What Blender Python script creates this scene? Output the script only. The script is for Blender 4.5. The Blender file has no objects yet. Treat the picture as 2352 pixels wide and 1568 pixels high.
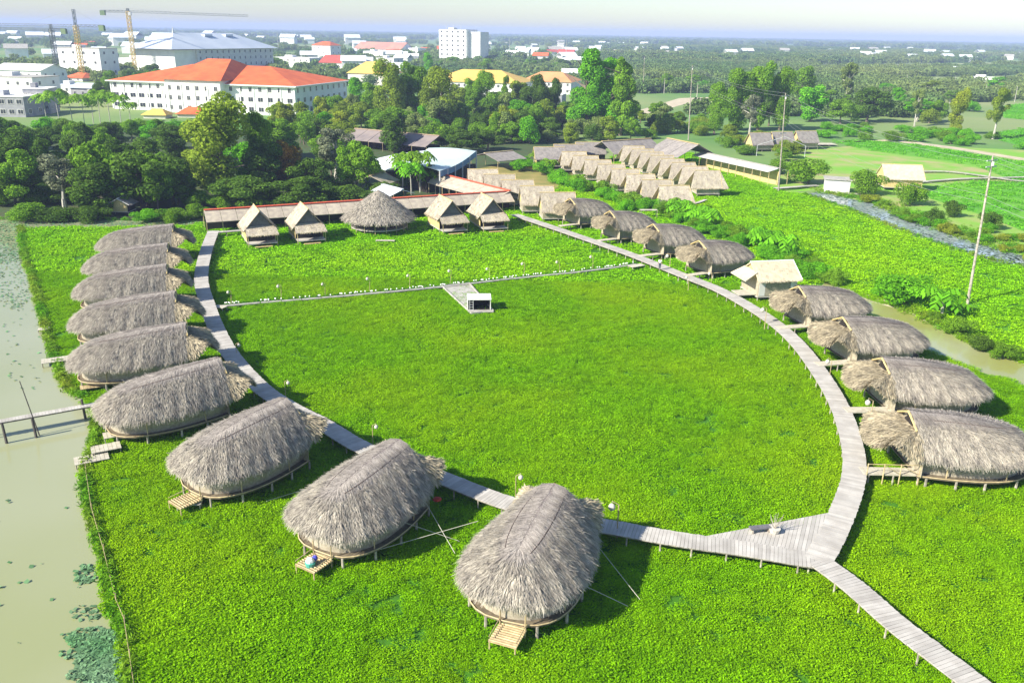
import bpy, math, random
import numpy as np
from mathutils import Vector, Matrix
S = bpy.context.scene
COL = S.collection
rad = math.radians
random.seed(7); RNG = np.random.default_rng(7)

# ------------------------------------------------------------------ camera, world, sun, exposure
F, CX, CY, HC, PITCH, ROLL = 1975., 1176., 784., 34., rad(19.8), rad(1.0)
cam = bpy.data.cameras.new('camera'); co = bpy.data.objects.new('camera', cam); COL.objects.link(co)
cam.sensor_width = 36; cam.lens = F / 2352 * 36; cam.clip_end = 30000; cam.clip_start = .5
co.matrix_world = Matrix.Translation((0, 0, HC)) @ Matrix.Rotation(rad(90) - PITCH, 4, 'X') @ Matrix.Rotation(ROLL, 4, 'Z')
S.camera = co
SUN_EL, SUN_AZ = rad(34), rad(-121)          # azimuth measured from +Y towards +X: the sun is to the left, a little behind
W = bpy.data.worlds.new('World'); S.world = W; W.use_nodes = True
nt = W.node_tree; bg = nt.nodes['Background']
sky = nt.nodes.new('ShaderNodeTexSky'); sky.sky_type = 'NISHITA'; sky.sun_disc = False
sky.sun_elevation = SUN_EL; sky.sun_rotation = SUN_AZ; sky.air_density = 1.0; sky.dust_density = 0.55; sky.ozone_density = 3.2
nt.links.new(sky.outputs[0], bg.inputs[0]); bg.inputs[1].default_value = 0.092
sl = bpy.data.lights.new('sun', 'SUN'); sl.energy = 4.9; sl.angle = rad(.6); sl.color = (1, .94, .80)
so = bpy.data.objects.new('sun', sl); COL.objects.link(so)
sd = Vector((math.sin(SUN_AZ) * math.cos(SUN_EL), math.cos(SUN_AZ) * math.cos(SUN_EL), math.sin(SUN_EL)))
so.rotation_euler = sd.to_track_quat('Z', 'Y').to_euler()
S.view_settings.view_transform = 'Standard'; S.view_settings.look = 'None'
S.view_settings.exposure = 0.98; S.view_settings.gamma = 1
try: S.cycles.volume_bounces = 1; S.cycles.max_bounces = 6; S.cycles.transparent_max_bounces = 4
except Exception: pass

# ------------------------------------------------------------------ survey helpers: where a sight line meets the ground
def G(x, y, z=0.):
    u = (x - CX) / F; v = -(y - CY) / F; c, s = math.cos(ROLL), math.sin(ROLL)
    a = u * c - v * s; b = u * s + v * c
    dx, dy, dz = a, math.cos(PITCH) + b * math.sin(PITCH), -math.sin(PITCH) + b * math.cos(PITCH)
    t = (z - HC) / dz
    return Vector((dx * t, dy * t, z))
def PR(p):
    X, Y, Z = p[0], p[1], p[2] - HC
    d = Y * math.cos(PITCH) - Z * math.sin(PITCH); b = (Y * math.sin(PITCH) + Z * math.cos(PITCH)) / d; a = X / d
    c, s = math.cos(ROLL), math.sin(ROLL)
    return CX + (a * c + b * s) * F, CY - (-a * s + b * c) * F
def HT(p, ytop):                               # height of something standing at p whose top is seen at row ytop
    lo, hi = -5., 120.
    for _ in range(40):
        m = (lo + hi) / 2
        if PR((p[0], p[1], m))[1] > ytop: lo = m
        else: hi = m
    return lo
def MPP(p): return math.hypot(p[1], HC) / F    # metres per pixel of the survey at p
def Z3(x, y): return ((1660 + x / 2.613) / 1.0884, (50 + y / 2.613) / 1.0884)
def Z2(x, y): return ((800 + x / 2.613) / 1.0884, (50 + y / 2.613) / 1.0884)

# ------------------------------------------------------------------ materials
MATS = {}
def mat(name, c1, c2=None, scale=1., rough=.8, bump=0., island=0., objr=0., trans=0., big=None, bigscale=.02, spec=.3, wave=None, detail=4., coord='Object', bdist=.05):
    if name in MATS: return MATS[name]
    m = bpy.data.materials.new(name); m.use_nodes = True; n = m.node_tree.nodes; l = m.node_tree.links
    p = n['Principled BSDF']; p.inputs['Roughness'].default_value = rough
    p.inputs['Specular IOR Level'].default_value = spec
    tc = n.new('ShaderNodeTexCoord'); geo = n.new('ShaderNodeNewGeometry')
    vec = geo.outputs['Position'] if coord == 'World' else tc.outputs[coord]
    def rgb(c):
        r = n.new('ShaderNodeRGB'); r.outputs[0].default_value = (*c, 1); return r.outputs[0]
    def mix(f, a, b, mode='MIX'):
        x = n.new('ShaderNodeMix'); x.data_type = 'RGBA'; x.blend_type = mode
        if hasattr(f, 'links'): l.new(f, x.inputs[0])
        else: x.inputs[0].default_value = f
        l.new(a, x.inputs[6]); l.new(b, x.inputs[7]); return x.outputs[2]
    def noise(sc, v, d=detail):
        t = n.new('ShaderNodeTexNoise'); t.inputs['Scale'].default_value = sc; t.inputs['Detail'].default_value = d
        l.new(v, t.inputs['Vector']); return t.outputs['Fac']
    def ramp(f, a, b):
        r = n.new('ShaderNodeMapRange'); r.inputs[1].default_value = a; r.inputs[2].default_value = b; l.new(f, r.inputs[0]); return r.outputs[0]
    col = rgb(c1); nz = noise(scale, vec)
    if c2: col = mix(ramp(nz, .35, .65), col, rgb(c2))
    if wave:
        wv = n.new('ShaderNodeTexWave'); wv.inputs['Scale'].default_value = wave[1]; wv.bands_direction = wave[0]
        wv.inputs['Distortion'].default_value = wave[2]; wv.inputs['Detail'].default_value = 2
        l.new(vec, wv.inputs['Vector']); col = mix(ramp(wv.outputs['Fac'], 0, .55), mix(wave[3], col, rgb((0, 0, 0))), col); nz = wv.outputs['Fac']
    if big: col = mix(ramp(noise(bigscale, geo.outputs['Position'], 3), .42, .66), col, rgb(big))
    if island:
        r = n.new('ShaderNodeMapRange'); r.inputs[3].default_value = 1 - island; r.inputs[4].default_value = 1 + island
        l.new(geo.outputs['Random Per Island'], r.inputs[0])
        v = n.new('ShaderNodeVectorMath'); v.operation = 'SCALE'; l.new(col, v.inputs[0]); l.new(r.outputs[0], v.inputs['Scale']); col = v.outputs[0]
    if objr:
        oi = n.new('ShaderNodeObjectInfo')
        r = n.new('ShaderNodeMapRange'); r.inputs[3].default_value = 1 - objr; r.inputs[4].default_value = 1 + objr
        l.new(oi.outputs['Random'], r.inputs[0])
        v = n.new('ShaderNodeVectorMath'); v.operation = 'SCALE'; l.new(col, v.inputs[0]); l.new(r.outputs[0], v.inputs['Scale']); col = v.outputs[0]
    l.new(col, p.inputs['Base Color'])
    if bump:
        b = n.new('ShaderNodeBump'); b.inputs['Strength'].default_value = bump; b.inputs['Distance'].default_value = bdist
        l.new(nz, b.inputs['Height']); l.new(b.outputs[0], p.inputs['Normal'])
    if trans:
        tr = n.new('ShaderNodeBsdfTranslucent'); ms = n.new('ShaderNodeMixShader'); ms.inputs[0].default_value = trans
        l.new(col, tr.inputs[0]); l.new(p.outputs[0], ms.inputs[1]); l.new(tr.outputs[0], ms.inputs[2])
        l.new(ms.outputs[0], n['Material Output'].inputs[0])
    MATS[name] = m; return m

STRAW = mat('straw', (.45, .405, .335), (.28, .25, .215), 1.3, .9, .25, island=.42, spec=.1)
STRAWY = mat('straw_golden', (.48, .41, .28), (.32, .27, .19), 1.6, .9, .25, island=.4, spec=.1)
RIDGE = mat('ridge_thatch', (.36, .31, .29), (.25, .21, .20), 2.2, .9, .5, wave=('X', 3.2, 1.5, .35), spec=.1)
THATCH = mat('thatch_base', (.30, .26, .21), (.20, .17, .15), 2.5, .95, .5, spec=.1)
SMOOTH = mat('smooth_thatch', (.50, .44, .34), (.35, .30, .25), 1.1, .9, .5, detail=8, objr=.10, spec=.1)
SMOOTHD = mat('weathered_thatch', (.30, .27, .25), (.21, .19, .18), 1.1, .9, .5, detail=8, objr=.12, spec=.1)
YELROOF = mat('pale_new_thatch', (.62, .56, .40), (.50, .43, .31), 1.4, .9, .5, detail=8, spec=.1)
BAMBOO = mat('bamboo', (.52, .42, .24), (.36, .27, .15), 3, .6, .2, objr=.2)
BAMBOOY = mat('yellow_bamboo_matting', (.66, .52, .24), (.48, .36, .16), 5, .6, .3)
MATTING = mat('woven_matting', (.50, .45, .34), (.36, .31, .23), 6, .8, .4, wave=('Z', 4, 1, .25))
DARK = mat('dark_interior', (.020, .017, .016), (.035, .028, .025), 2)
GWALL = mat('grey_gable_matting', (.16, .155, .17), (.11, .105, .12), 4, .9, .3)
POST = mat('weathered_post', (.42, .38, .32), (.22, .19, .16), 3, .9, .2, objr=.25)
PLANK = mat('weathered_plank', (.50, .47, .43), (.40, .37, .335), .9, .85, .2, island=.12)
PLANKY = mat('fresh_plank', (.55, .51, .42), (.42, .38, .30), 2, .8, .2, island=.12)
CONC = mat('concrete', (.46, .44, .40), (.34, .32, .28), 1.5, .9, .2)
WHITE = mat('white_paint', (.80, .80, .78), (.72, .72, .70), .3, .7)
OFFW = mat('offwhite_wall', (.72, .71, .68), (.60, .59, .57), .5, .8, objr=.12)
GREYW = mat('grey_wall', (.40, .40, .42), (.30, .30, .33), .4, .8, objr=.2)
CREAM = mat('cream_wall', (.74, .71, .62), (.64, .61, .53), .4, .8)
ORANGE = mat('orange_tile', (.70, .17, .055), (.56, .12, .04), .25, .7, .3, wave=('Z', 1.2, .3, .12))
REDR = mat('red_roof', (.52, .10, .07), (.40, .08, .06), .3, .7)
YELR = mat('yellow_roof', (.78, .52, .12), (.66, .40, .10), .1, .6)
BLUER = mat('blue_grey_roof', (.56, .61, .68), (.46, .52, .60), .06, .5)
TEALR = mat('pale_teal_metal', (.52, .64, .64), (.60, .70, .68), .2, .45, .2, wave=('X', 1.4, 0, .08))
TEALD = mat('blue_fascia', (.10, .22, .38), (.07, .16, .28), .6, .6)
WHITER = mat('white_metal', (.76, .80, .82), (.68, .72, .76), .2, .5)
REDT = mat('red_tile', (.72, .14, .07), (.55, .10, .05), 2, .7, island=.1)
GLASS = mat('window_pane', (.05, .055, .07), (.03, .035, .045), 1, .15, spec=.6)
CRANEY = mat('crane_yellow', (.62, .46, .10), (.50, .34, .10), .5, .6)
CRANED = mat('crane_grey', (.20, .22, .23), (.12, .14, .14), .5, .6)
METAL = mat('pale_metal', (.55, .56, .56), (.42, .43, .44), 3, .5)
CABLE = mat('cable_grey', (.28, .29, .29), None, 1, .5)
ROPE = mat('rope', (.50, .48, .40), None, 1, .8)
SOIL = mat('dry_soil', (.18, .40, .03), (.38, .34, .15), .16, .95, .3, big=(.17, .40, .03), bigscale=.06, coord='World')
SAND = mat('pale_soil', (.58, .50, .36), (.44, .37, .26), .3, .95, .3)
LANT = mat('woven_lantern', (.66, .62, .54), (.48, .44, .38), 12, .8, .5)
BLUE = mat('blue_cloth', (.05, .07, .45), (.12, .10, .55), 3, .7)
REDC = mat('red_cloth', (.55, .05, .03), None, 3, .7)
TEAL = mat('teal_plastic', (.10, .42, .34), None, 3, .5)
SKIN = mat('skin', (.40, .24, .16), None, 3, .6)
SHIRT = mat('white_shirt', (.78, .80, .78), None, 3, .8)
TROU = mat('dark_trousers', (.04, .06, .09), None, 3, .8)
HAIR = mat('black_hair', (.015, .012, .01), None, 3, .5)
def leafmat(name, c1, c2, big=None, bs=.06, tr=.3, isl=.35, objr=.12, scale=.25):
    return mat(name, c1, c2, scale, .6, island=isl, objr=objr, trans=tr, big=big, bigscale=bs, coord='World', spec=.03)
PLANTS = leafmat('floating_plant_leaf', (.235, .51, .003), (.165, .39, .003), (.30, .51, .005), .05, .38, .32, .10, .9)
PLANTS2 = leafmat('field_plant_leaf', (.25, .57, .006), (.20, .47, .006), (.32, .58, .008), .03, .35, .4, .10, .5)
RICE = leafmat('rice_leaf', (.14, .46, .02), (.11, .38, .018), (.18, .48, .02), .03, .35, .3, .08, .3)
LDARK = leafmat('leaf_dark', (.13, .23, .03), (.085, .17, .022), None, .06, .42)
LMID = leafmat('leaf_mid', (.22, .40, .028), (.15, .30, .022), None, .06, .42)
LBRI = leafmat('leaf_bright', (.19, .50, .018), (.13, .38, .016), None, .06, .42)
LOLI = leafmat('leaf_olive', (.28, .38, .035), (.20, .29, .03), None, .06, .42)
LPALE = leafmat('leaf_pale', (.25, .33, .09), (.18, .26, .07))
LYEL = leafmat('leaf_yellow', (.32, .38, .03), (.22, .30, .03))
LFLAME = leafmat('leaf_flame', (.50, .24, .03), (.26, .20, .03))
LGREY = leafmat('twig_grey', (.24, .27, .16), (.16, .19, .11))
LBLUE = leafmat('leaf_far', (.17, .27, .08), (.12, .22, .07), (.28, .34, .10), .004, .42)
PAD = leafmat('lily_pad', (.11, .26, .10), (.19, .31, .17), None, .1, .15, .35)
BARK = mat('bark', (.20, .16, .12), (.12, .10, .08), 3, .95, .4)
BARKP = mat('pale_bark', (.48, .46, .40), (.34, .32, .28), 3, .9, .3)
GROUND = mat('plain', (.10, .22, .05), (.14, .26, .06), .05, .95, big=(.26, .30, .12), bigscale=.006, coord='World')
BED = mat('plant_bed', (.060, .20, .006), (.035, .12, .006), 1.5, .95, coord='World')
BEDB = mat('field_bed', (.10, .30, .010), (.07, .22, .010), 1.0, .95, coord='World')
RICEB = mat('rice_bed', (.11, .36, .02), (.08, .28, .02), .4, .95, big=(.16, .38, .03), bigscale=.05, coord='World')
def water(name, c1, c2, sc, rough=.12, spec=.5):
    m = mat(name, c1, c2, sc, rough, .08, spec=spec, coord='World', bdist=.02, detail=2); return m
POND = water('silty_water', (.29, .31, .15), (.35, .36, .23), .035, .10, .5)
CREEK = water('green_creek_water', (.30, .31, .09), (.36, .38, .20), .08)
CANAL = water('grey_canal_water', (.26, .31, .33), (.38, .42, .42), .25)

# ------------------------------------------------------------------ object helpers
def setp(o, label=None, cat=None, group=None, kind=None):
    if label: o['label'] = label
    if cat: o['category'] = cat
    if group: o['group'] = group
    if kind: o['kind'] = kind
    return o
def thing(name, label, cat, loc=(0, 0, 0), rz=0., group=None):
    o = bpy.data.objects.new(name, None); COL.objects.link(o); o.location = loc; o.rotation_euler = (0, 0, rz); o.empty_display_size = .3
    return setp(o, label, cat, group)
def link(name, me, parent=None, loc=(0, 0, 0), rz=0., sc=None):
    o = bpy.data.objects.new(name, me); COL.objects.link(o); o.location = loc; o.rotation_euler = (0, 0, rz)
    if sc: o.scale = sc
    if parent: o.parent = parent
    return o
def kids(o): return [c for c in o.children]
def copy_tree(o, parent=None, loc=None, rz=None, sc=None, label=None, group=None):
    c = o.copy(); COL.objects.link(c)
    if parent: c.parent = parent
    if loc is not None: c.location = loc
    if rz is not None: c.rotation_euler = (0, 0, rz)
    if sc is not None: c.scale = sc
    setp(c, label, None, group)
    for k in o.children: copy_tree(k, c)
    return c
class MB:
    def __init__(s): s.v = []; s.f = []; s.m = []; s.mi = 0
    def poly(s, pts):
        i = len(s.v); s.v += [tuple(p) for p in pts]; s.f.append(tuple(range(i, i + len(pts)))); s.m.append(s.mi); return s
    def box(s, c, d, rz=0., M=None):
        i = len(s.v); ca, sa = math.cos(rz), math.sin(rz)
        for z in (-.5, .5):
            for x, y in ((-.5, -.5), (.5, -.5), (.5, .5), (-.5, .5)):
                X, Y = x * d[0], y * d[1]; s.v.append((c[0] + X * ca - Y * sa, c[1] + X * sa + Y * ca, c[2] + z * d[2]))
        for q in ((3, 2, 1, 0), (4, 5, 6, 7), (0, 1, 5, 4), (1, 2, 6, 5), (2, 3, 7, 6), (3, 0, 4, 7)):
            s.f.append(tuple(i + k for k in q)); s.m.append(s.mi)
        return s
    def prism(s, poly, z0, z1):
        n = len(poly); i = len(s.v)
        s.v += [(p[0], p[1], z0) for p in poly] + [(p[0], p[1], z1) for p in poly]
        s.f.append(tuple(i + k for k in reversed(range(n)))); s.f.append(tuple(i + n + k for k in range(n))); s.m += [s.mi] * 2
        for k in range(n):
            j = (k + 1) % n; s.f.append((i + k, i + j, i + n + j, i + n + k)); s.m.append(s.mi)
        return s
    def tube(s, a, b, r, r2=None, n=6):
        a, b = Vector(a), Vector(b); r2 = r if r2 is None else r2; d = (b - a)
        if d.length < 1e-6: return s
        d.normalize(); u = d.cross(Vector((0, 0, 1)))
        if u.length < 1e-3: u = Vector((1, 0, 0))
        u.normalize(); w = d.cross(u); i = len(s.v)
        for p, q in ((a, r), (b, r2)):
            for k in range(n):
                t = 2 * math.pi * k / n; s.v.append(tuple(p + u * math.cos(t) * q + w * math.sin(t) * q))
        for k in range(n):
            j = (k + 1) % n; s.f.append((i + k, i + j, i + n + j, i + n + k)); s.m.append(s.mi)
        s.f.append(tuple(i + k for k in reversed(range(n)))); s.f.append(tuple(i + n + k for k in range(n))); s.m += [s.mi] * 2
        return s
    def path(s, pts, r, n=5):
        for a, b in zip(pts[:-1], pts[1:]): s.tube(a, b, r, n=n)
        return s
    def sphere(s, c, r, n=10, m=7, sz=1.):
        i = len(s.v)
        for a in range(m + 1):
            t = math.pi * a / m
            for b in range(n):
                p = 2 * math.pi * b / n; s.v.append((c[0] + r * math.sin(t) * math.cos(p), c[1] + r * math.sin(t) * math.sin(p), c[2] + r * sz * math.cos(t)))
        for a in range(m):
            for b in range(n):
                j = (b + 1) % n; s.f.append((i + a * n + b, i + (a + 1) * n + b, i + (a + 1) * n + j, i + a * n + j)); s.m.append(s.mi)
        return s
    def mesh(s, name, mats, smooth=False):
        me = bpy.data.meshes.new(name); me.from_pydata(s.v, [], s.f)
        for m in (mats if isinstance(mats, (list, tuple)) else [mats]): me.materials.append(m)
        if any(s.m): me.polygons.foreach_set('material_index', s.m)
        if smooth: me.polygons.foreach_set('use_smooth', [True] * len(me.polygons))
        me.update(); return me
    def build(s, name, mats, parent=None, loc=(0, 0, 0), rz=0., kind=None, smooth=False):
        o = link(name, s.mesh(name, mats, smooth), parent, loc, rz)
        if kind: o['kind'] = kind
        return o
def quads_mesh(name, Q, mats, T=None):          # Q: (n,4,3) separate quads
    n = len(Q); me = bpy.data.meshes.new(name)
    me.vertices.add(n * 4); me.vertices.foreach_set('co', np.ascontiguousarray(Q, dtype=np.float32).ravel())
    me.loops.add(n * 4); me.loops.foreach_set('vertex_index', np.arange(n * 4, dtype=np.int32))
    me.polygons.add(n); me.polygons.foreach_set('loop_start', np.arange(0, n * 4, 4, dtype=np.int32))
    try: me.polygons.foreach_set('loop_total', np.full(n, 4, dtype=np.int32))
    except Exception: pass
    me.materials.append(mats); me.update(calc_edges=True); me.validate(); return me
def nrm(a): return a / np.maximum(np.linalg.norm(a, axis=-1, keepdims=True), 1e-9)
def leafquads(P, N, L, Wd, rng, D=None):        # diamond-ish leaves at P facing N
    n = len(P); r = rng.normal(size=(n, 3)) if D is None else D
    u = nrm(r - (r * N).sum(1, keepdims=True) * N); v = np.cross(N, u)
    L = L[:, None]; Wd = Wd[:, None]
    a = P - u * L * .5; c = P + u * L * .5; b = P + v * Wd * .5 + u * L * .05; d = P - v * Wd * .5 + u * L * .05
    return np.stack([a, b, c, d], 1)
def inpoly(px, py, poly):
    px = np.asarray(px); py = np.asarray(py); r = np.zeros(px.shape, bool); n = len(poly)
    for i in range(n):
        x1, y1 = poly[i][0], poly[i][1]; x2, y2 = poly[(i + 1) % n][0], poly[(i + 1) % n][1]
        if y1 == y2: continue
        c = ((y1 > py) != (y2 > py)) & (px < (x2 - x1) * (py - y1) / (y2 - y1) + x1); r ^= c
    return r

# ------------------------------------------------------------------ setting: ground, fields, waters
def sheet(name, pts, z, m, kind='structure'):
    if isinstance(pts[0], tuple): pts = [G(*p) for p in pts]
    from mathutils.geometry import tessellate_polygon
    P = [(p[0], p[1], z) for p in pts]
    tr = tessellate_polygon([[Vector(p) for p in P]])
    me = bpy.data.meshes.new(name); f = []
    for t in tr:
        a, b, c = (Vector(P[i]) for i in t)
        f.append(t if (b - a).cross(c - a).z > 0 else t[::-1])
    me.from_pydata(P, [], f); me.materials.append(m); me.update()
    o = link(name, me); o['kind'] = kind; return o
MB().poly([(-8900, -300, 0), (8900, -300, 0), (8900, 8900, 0), (-8900, 8900, 0)]).build('ground', GROUND, kind='structure')
P_POND = [(-300, 500), (-40, 504), (440, 508), (455, 520), (300, 522), (48, 524), (52, 560), (60, 600), (78, 650), (92, 700), (112, 780), (135, 850), (152, 893), (188, 915), (222, 960), (215, 1030), (196, 1080), (206, 1180), (236, 1280), (262, 1400), (290, 1480), (305, 1600), (310, 1720), (-900, 1720), (-900, 1000)]
P_FIELD = [(48, 522), (300, 518), (455, 514), (600, 512), (1000, 492), (1190, 470), (1270, 440), (1420, 355), (1590, 352), (1660, 390), (1790, 438), (1860, 450), (1950, 485), (2050, 524), (2150, 562), (2250, 594), (2352, 618), (2620, 670), (3000, 900), (3000, 1720), (310, 1720), (305, 1600), (290, 1480), (262, 1400), (236, 1280), (206, 1180), (196, 1080), (215, 1030), (222, 960), (188, 915), (152, 893), (135, 850), (112, 780), (92, 700), (78, 650), (60, 600), (52, 560)]
P_CREEK = [(1900, 645), (1990, 688), (2080, 712), (2150, 748), (2250, 800), (2352, 836), (2700, 900), (2700, 985), (2352, 888), (2240, 850), (2150, 815), (2000, 728), (1880, 662)]
P_CANAL = [(1850, 447), (1950, 482), (2050, 521), (2150, 560), (2250, 591), (2352, 615), (2620, 668), (2620, 632), (2352, 588), (2250, 562), (2120, 512), (2000, 467), (1880, 440)]
P_RICE = [Z3(1090, 790), Z3(1300, 785), Z3(1650, 815), Z3(2360, 930), Z3(2900, 1050), Z3(2900, 1190), Z3(2352, 1075), Z3(2050, 960), Z3(1700, 900), Z3(1300, 850)]
P_RICE2 = [Z3(1640, 1095), Z3(2100, 1055), Z3(2352, 1065), Z3(2900, 1210), Z3(2900, 1560), Z3(2400, 1400), Z3(2200, 1320), Z3(1950, 1230), Z3(1750, 1170)]
P_RICE3 = [Z3(2150, 740), Z3(2400, 700), Z3(2800, 780), Z3(2800, 900), Z3(2352, 830), Z3(2200, 790)]
P_RICE4 = [Z3(2200, 570), Z3(2420, 535), Z3(3200, 600), Z3(3200, 720), Z3(2500, 665), Z3(2220, 640)]
P_DRY = [(1640, 430), (1850, 345), (2020, 330), (2352, 345), (2600, 380), (2640, 640), (2352, 590), (2120, 512), (1870, 437), (1780, 445)]
P_WOODF = [(-500, 500), (0, 502), (440, 506), (470, 510), (1180, 468), (1260, 430), (1400, 350), (1300, 300), (900, 300), (0, 300), (-500, 300)]
sheet('embankment', P_DRY, .006, SOIL)
sheet('wood_floor', P_WOODF, .004, mat('leaf_litter', (.05, .10, .03), (.07, .08, .03), .4, .95, coord='World'))
sheet('plant_bed', P_FIELD, .010, BED)
P_FAR = [(1560, 470), (1660, 400), (1790, 438), (1860, 450), (1950, 485), (2050, 524), (2150, 562), (2250, 594), (2352, 618), (2620, 670), (2700, 895), (2352, 830), (2250, 795), (2080, 708), (1990, 684), (1890, 636), (1700, 560)]
sheet('far_field_bed', P_FAR, .016, BEDB)
sheet('pond_water', P_POND, .020, POND)
sheet('creek_water', P_CREEK, .024, CREEK)
sheet('canal_water', P_CANAL, .028, CANAL)
for nm, p in (('rice_field', P_RICE), ('rice_field', P_RICE2), ('rice_field', P_RICE3), ('rice_field', P_RICE4)): sheet(nm, p, .014, RICEB)
sheet('dirt_road', [(1440, 262), (1560, 226), (1680, 222), (1690, 232), (1570, 240), (1460, 272)], .03, SAND)
sheet('dirt_road', [Z3(1100, 800), Z3(1500, 780), Z3(1900, 830), Z3(2360, 905), Z3(2360, 922), Z3(1900, 845), Z3(1500, 795), Z3(1250, 790)], .03, SAND)
sheet('creek_bank', [(1890, 632), (1990, 676), (2080, 702), (2160, 738), (2260, 790), (2352, 822), (2500, 850), (2500, 866), (2352, 838), (2250, 802), (2150, 751), (2080, 715), (1990, 690), (1890, 644)], .033, SAND)
FARF = [[(1290, 165), (1430, 160), (1500, 170), (1330, 178)], [(1850, 152), (2352, 143), (2500, 147), (2400, 156), (1900, 163)], [(2000, 180), (2352, 174), (2500, 180), (2352, 188), (2050, 194)], [(1480, 190), (1640, 184), (1660, 197), (1490, 206)], [(1560, 128), (1800, 132), (1780, 137), (1570, 134)], [(240, 112), (420, 112), (400, 118), (250, 119)], [(1180, 118), (1400, 122), (1380, 128), (1200, 125)]]
for p_ in FARF: sheet('distant_field', p_, .035, mat('pale_field', (.24, .34, .10), (.34, .36, .18), .02, .95, coord='World'))
FARFG = [[G(*q) for q in p_] for p_ in FARF]
sheet('courtyard', [(1060, 395), (1180, 372), (1330, 400), (1400, 470), (1250, 455)], .013, mat('olive_ground', (.20, .20, .05), (.30, .24, .08), .3, .95, coord='World'))
sheet('car_park', [(230, 285), (840, 265), (830, 285), (230, 305)], .02, mat('lawn', (.10, .27, .03), (.08, .20, .03), .3, .95, coord='World'))

# ------------------------------------------------------------------ plant cover (geometry nodes, one leaf clump per point)
PROTO = {}
def clump(name, m, n, rr, L, Wd, h, tilt=.9, seed=1):
    r = np.random.default_rng(seed); a = r.uniform(0, 6.283, n); d = rr * np.sqrt(r.uniform(0, 1, n))
    P = np.stack([d * np.cos(a), d * np.sin(a), h * r.uniform(.15, 1, n) * (1 - .3 * (d / rr) ** 2)], 1)
    N = nrm(np.stack([r.normal(0, tilt, n), r.normal(0, tilt, n), np.ones(n)], 1))
    me = quads_mesh(name, leafquads(P, N, L * r.uniform(.6, 1.2, n), Wd * r.uniform(.6, 1.2, n), r), m)
    o = bpy.data.objects.new(name, me); PROTO[name] = o; return o
def scatter(name, pts, scl, proto, zs=None):
    n = len(pts); me = bpy.data.meshes.new(name); me.vertices.add(n)
    me.vertices.foreach_set('co', np.asarray(pts, dtype=np.float32).ravel())
    at = me.attributes.new('sc', 'FLOAT', 'POINT'); at.data.foreach_set('value', np.asarray(scl, dtype=np.float32))
    me.update(); o = link(name, me); o['kind'] = 'stuff'
    ng = bpy.data.node_groups.new(name, 'GeometryNodeTree')
    ng.interface.new_socket('Geometry', in_out='INPUT', socket_type='NodeSocketGeometry'); ng.interface.new_socket('Geometry', in_out='OUTPUT', socket_type='NodeSocketGeometry')
    N = ng.nodes; I = N.new('NodeGroupInput'); O = N.new('NodeGroupOutput'); ip = N.new('GeometryNodeInstanceOnPoints')
    oi = N.new('GeometryNodeObjectInfo'); oi.inputs['Object'].default_value = proto; oi.inputs['As Instance'].default_value = True
    rv = N.new('FunctionNodeRandomValue'); rv.data_type = 'FLOAT_VECTOR'; rv.inputs[0].default_value = (-.12, -.12, 0); rv.inputs[1].default_value = (.12, .12, 6.283)
    na = N.new('GeometryNodeInputNamedAttribute'); na.data_type = 'FLOAT'; na.inputs['Name'].default_value = 'sc'
    L = ng.links; L.new(I.outputs[0], ip.inputs['Points']); L.new(oi.outputs['Geometry'], ip.inputs['Instance'])
    L.new(rv.outputs[0], ip.inputs['Rotation']); L.new(na.outputs[0], ip.inputs['Scale']); L.new(ip.outputs[0], O.inputs[0])
    md = o.modifiers.new('scatter', 'NODES'); md.node_group = ng; return o
def gp(poly): return [G(*p) if isinstance(p, tuple) else p for p in poly]
def sample(poly, dens, excl=(), dmin=0, dmax=1e9, clipview=True):
    P = gp(poly); X = [p[0] for p in P]; Y = [p[1] for p in P]
    x0, x1, y0, y1 = min(X), max(X), max(min(Y), dmin), min(max(Y), dmax)
    n = int((x1 - x0) * max(y1 - y0, 0) * dens)
    x = RNG.uniform(x0, x1, n); y = RNG.uniform(y0, y1, n); k = inpoly(x, y, P)
    if clipview: k &= (np.abs(x) < .66 * y + 6) & (y > 34)
    for e in excl: k &= ~inpoly(x, y, gp(e))
    return np.stack([x[k], y[k], np.full(k.sum(), .012)], 1)
c1 = clump('plant_clump', PLANTS, 240, .70, .125, .09, .32, .42, 3)
ex = (P_POND, P_CREEK, P_CANAL, P_FAR)
pt = np.concatenate([sample(P_FIELD, 3.6, ex, 30, 80), sample(P_FIELD, 3.4, ex, 80, 120)]); 
sc = RNG.uniform(.75, 1.25, len(pt)); fn = np.sin(pt[:, 0] * .21 + 1.3 * np.sin(pt[:, 1] * .13)) * np.cos(pt[:, 1] * .17 + np.sin(pt[:, 0] * .11)); sc *= 1 + .16 * fn
scatter('water_plants', pt, sc, c1)
c2_ = clump('far_plant_clump', PLANTS2, 90, .9, .25, .18, .30, .42, 4)
pt = np.concatenate([sample(P_FIELD, 1.4, ex, 120, 400), sample(P_FAR, 1.2, (P_CANAL, P_CREEK), 60, 300)])
scatter('far_water_plants', pt, RNG.uniform(.8, 1.3, len(pt)), c2_)
c3_ = clump('rice_clump', RICE, 30, 1.0, .55, .2, .4, .8, 5)
pt = np.concatenate([sample(p, .22, (), 60, 700) for p in (P_RICE, P_RICE2, P_RICE3, P_RICE4)])
scatter('rice_plants', pt, RNG.uniform(.9, 1.4, len(pt)), c3_)
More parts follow.
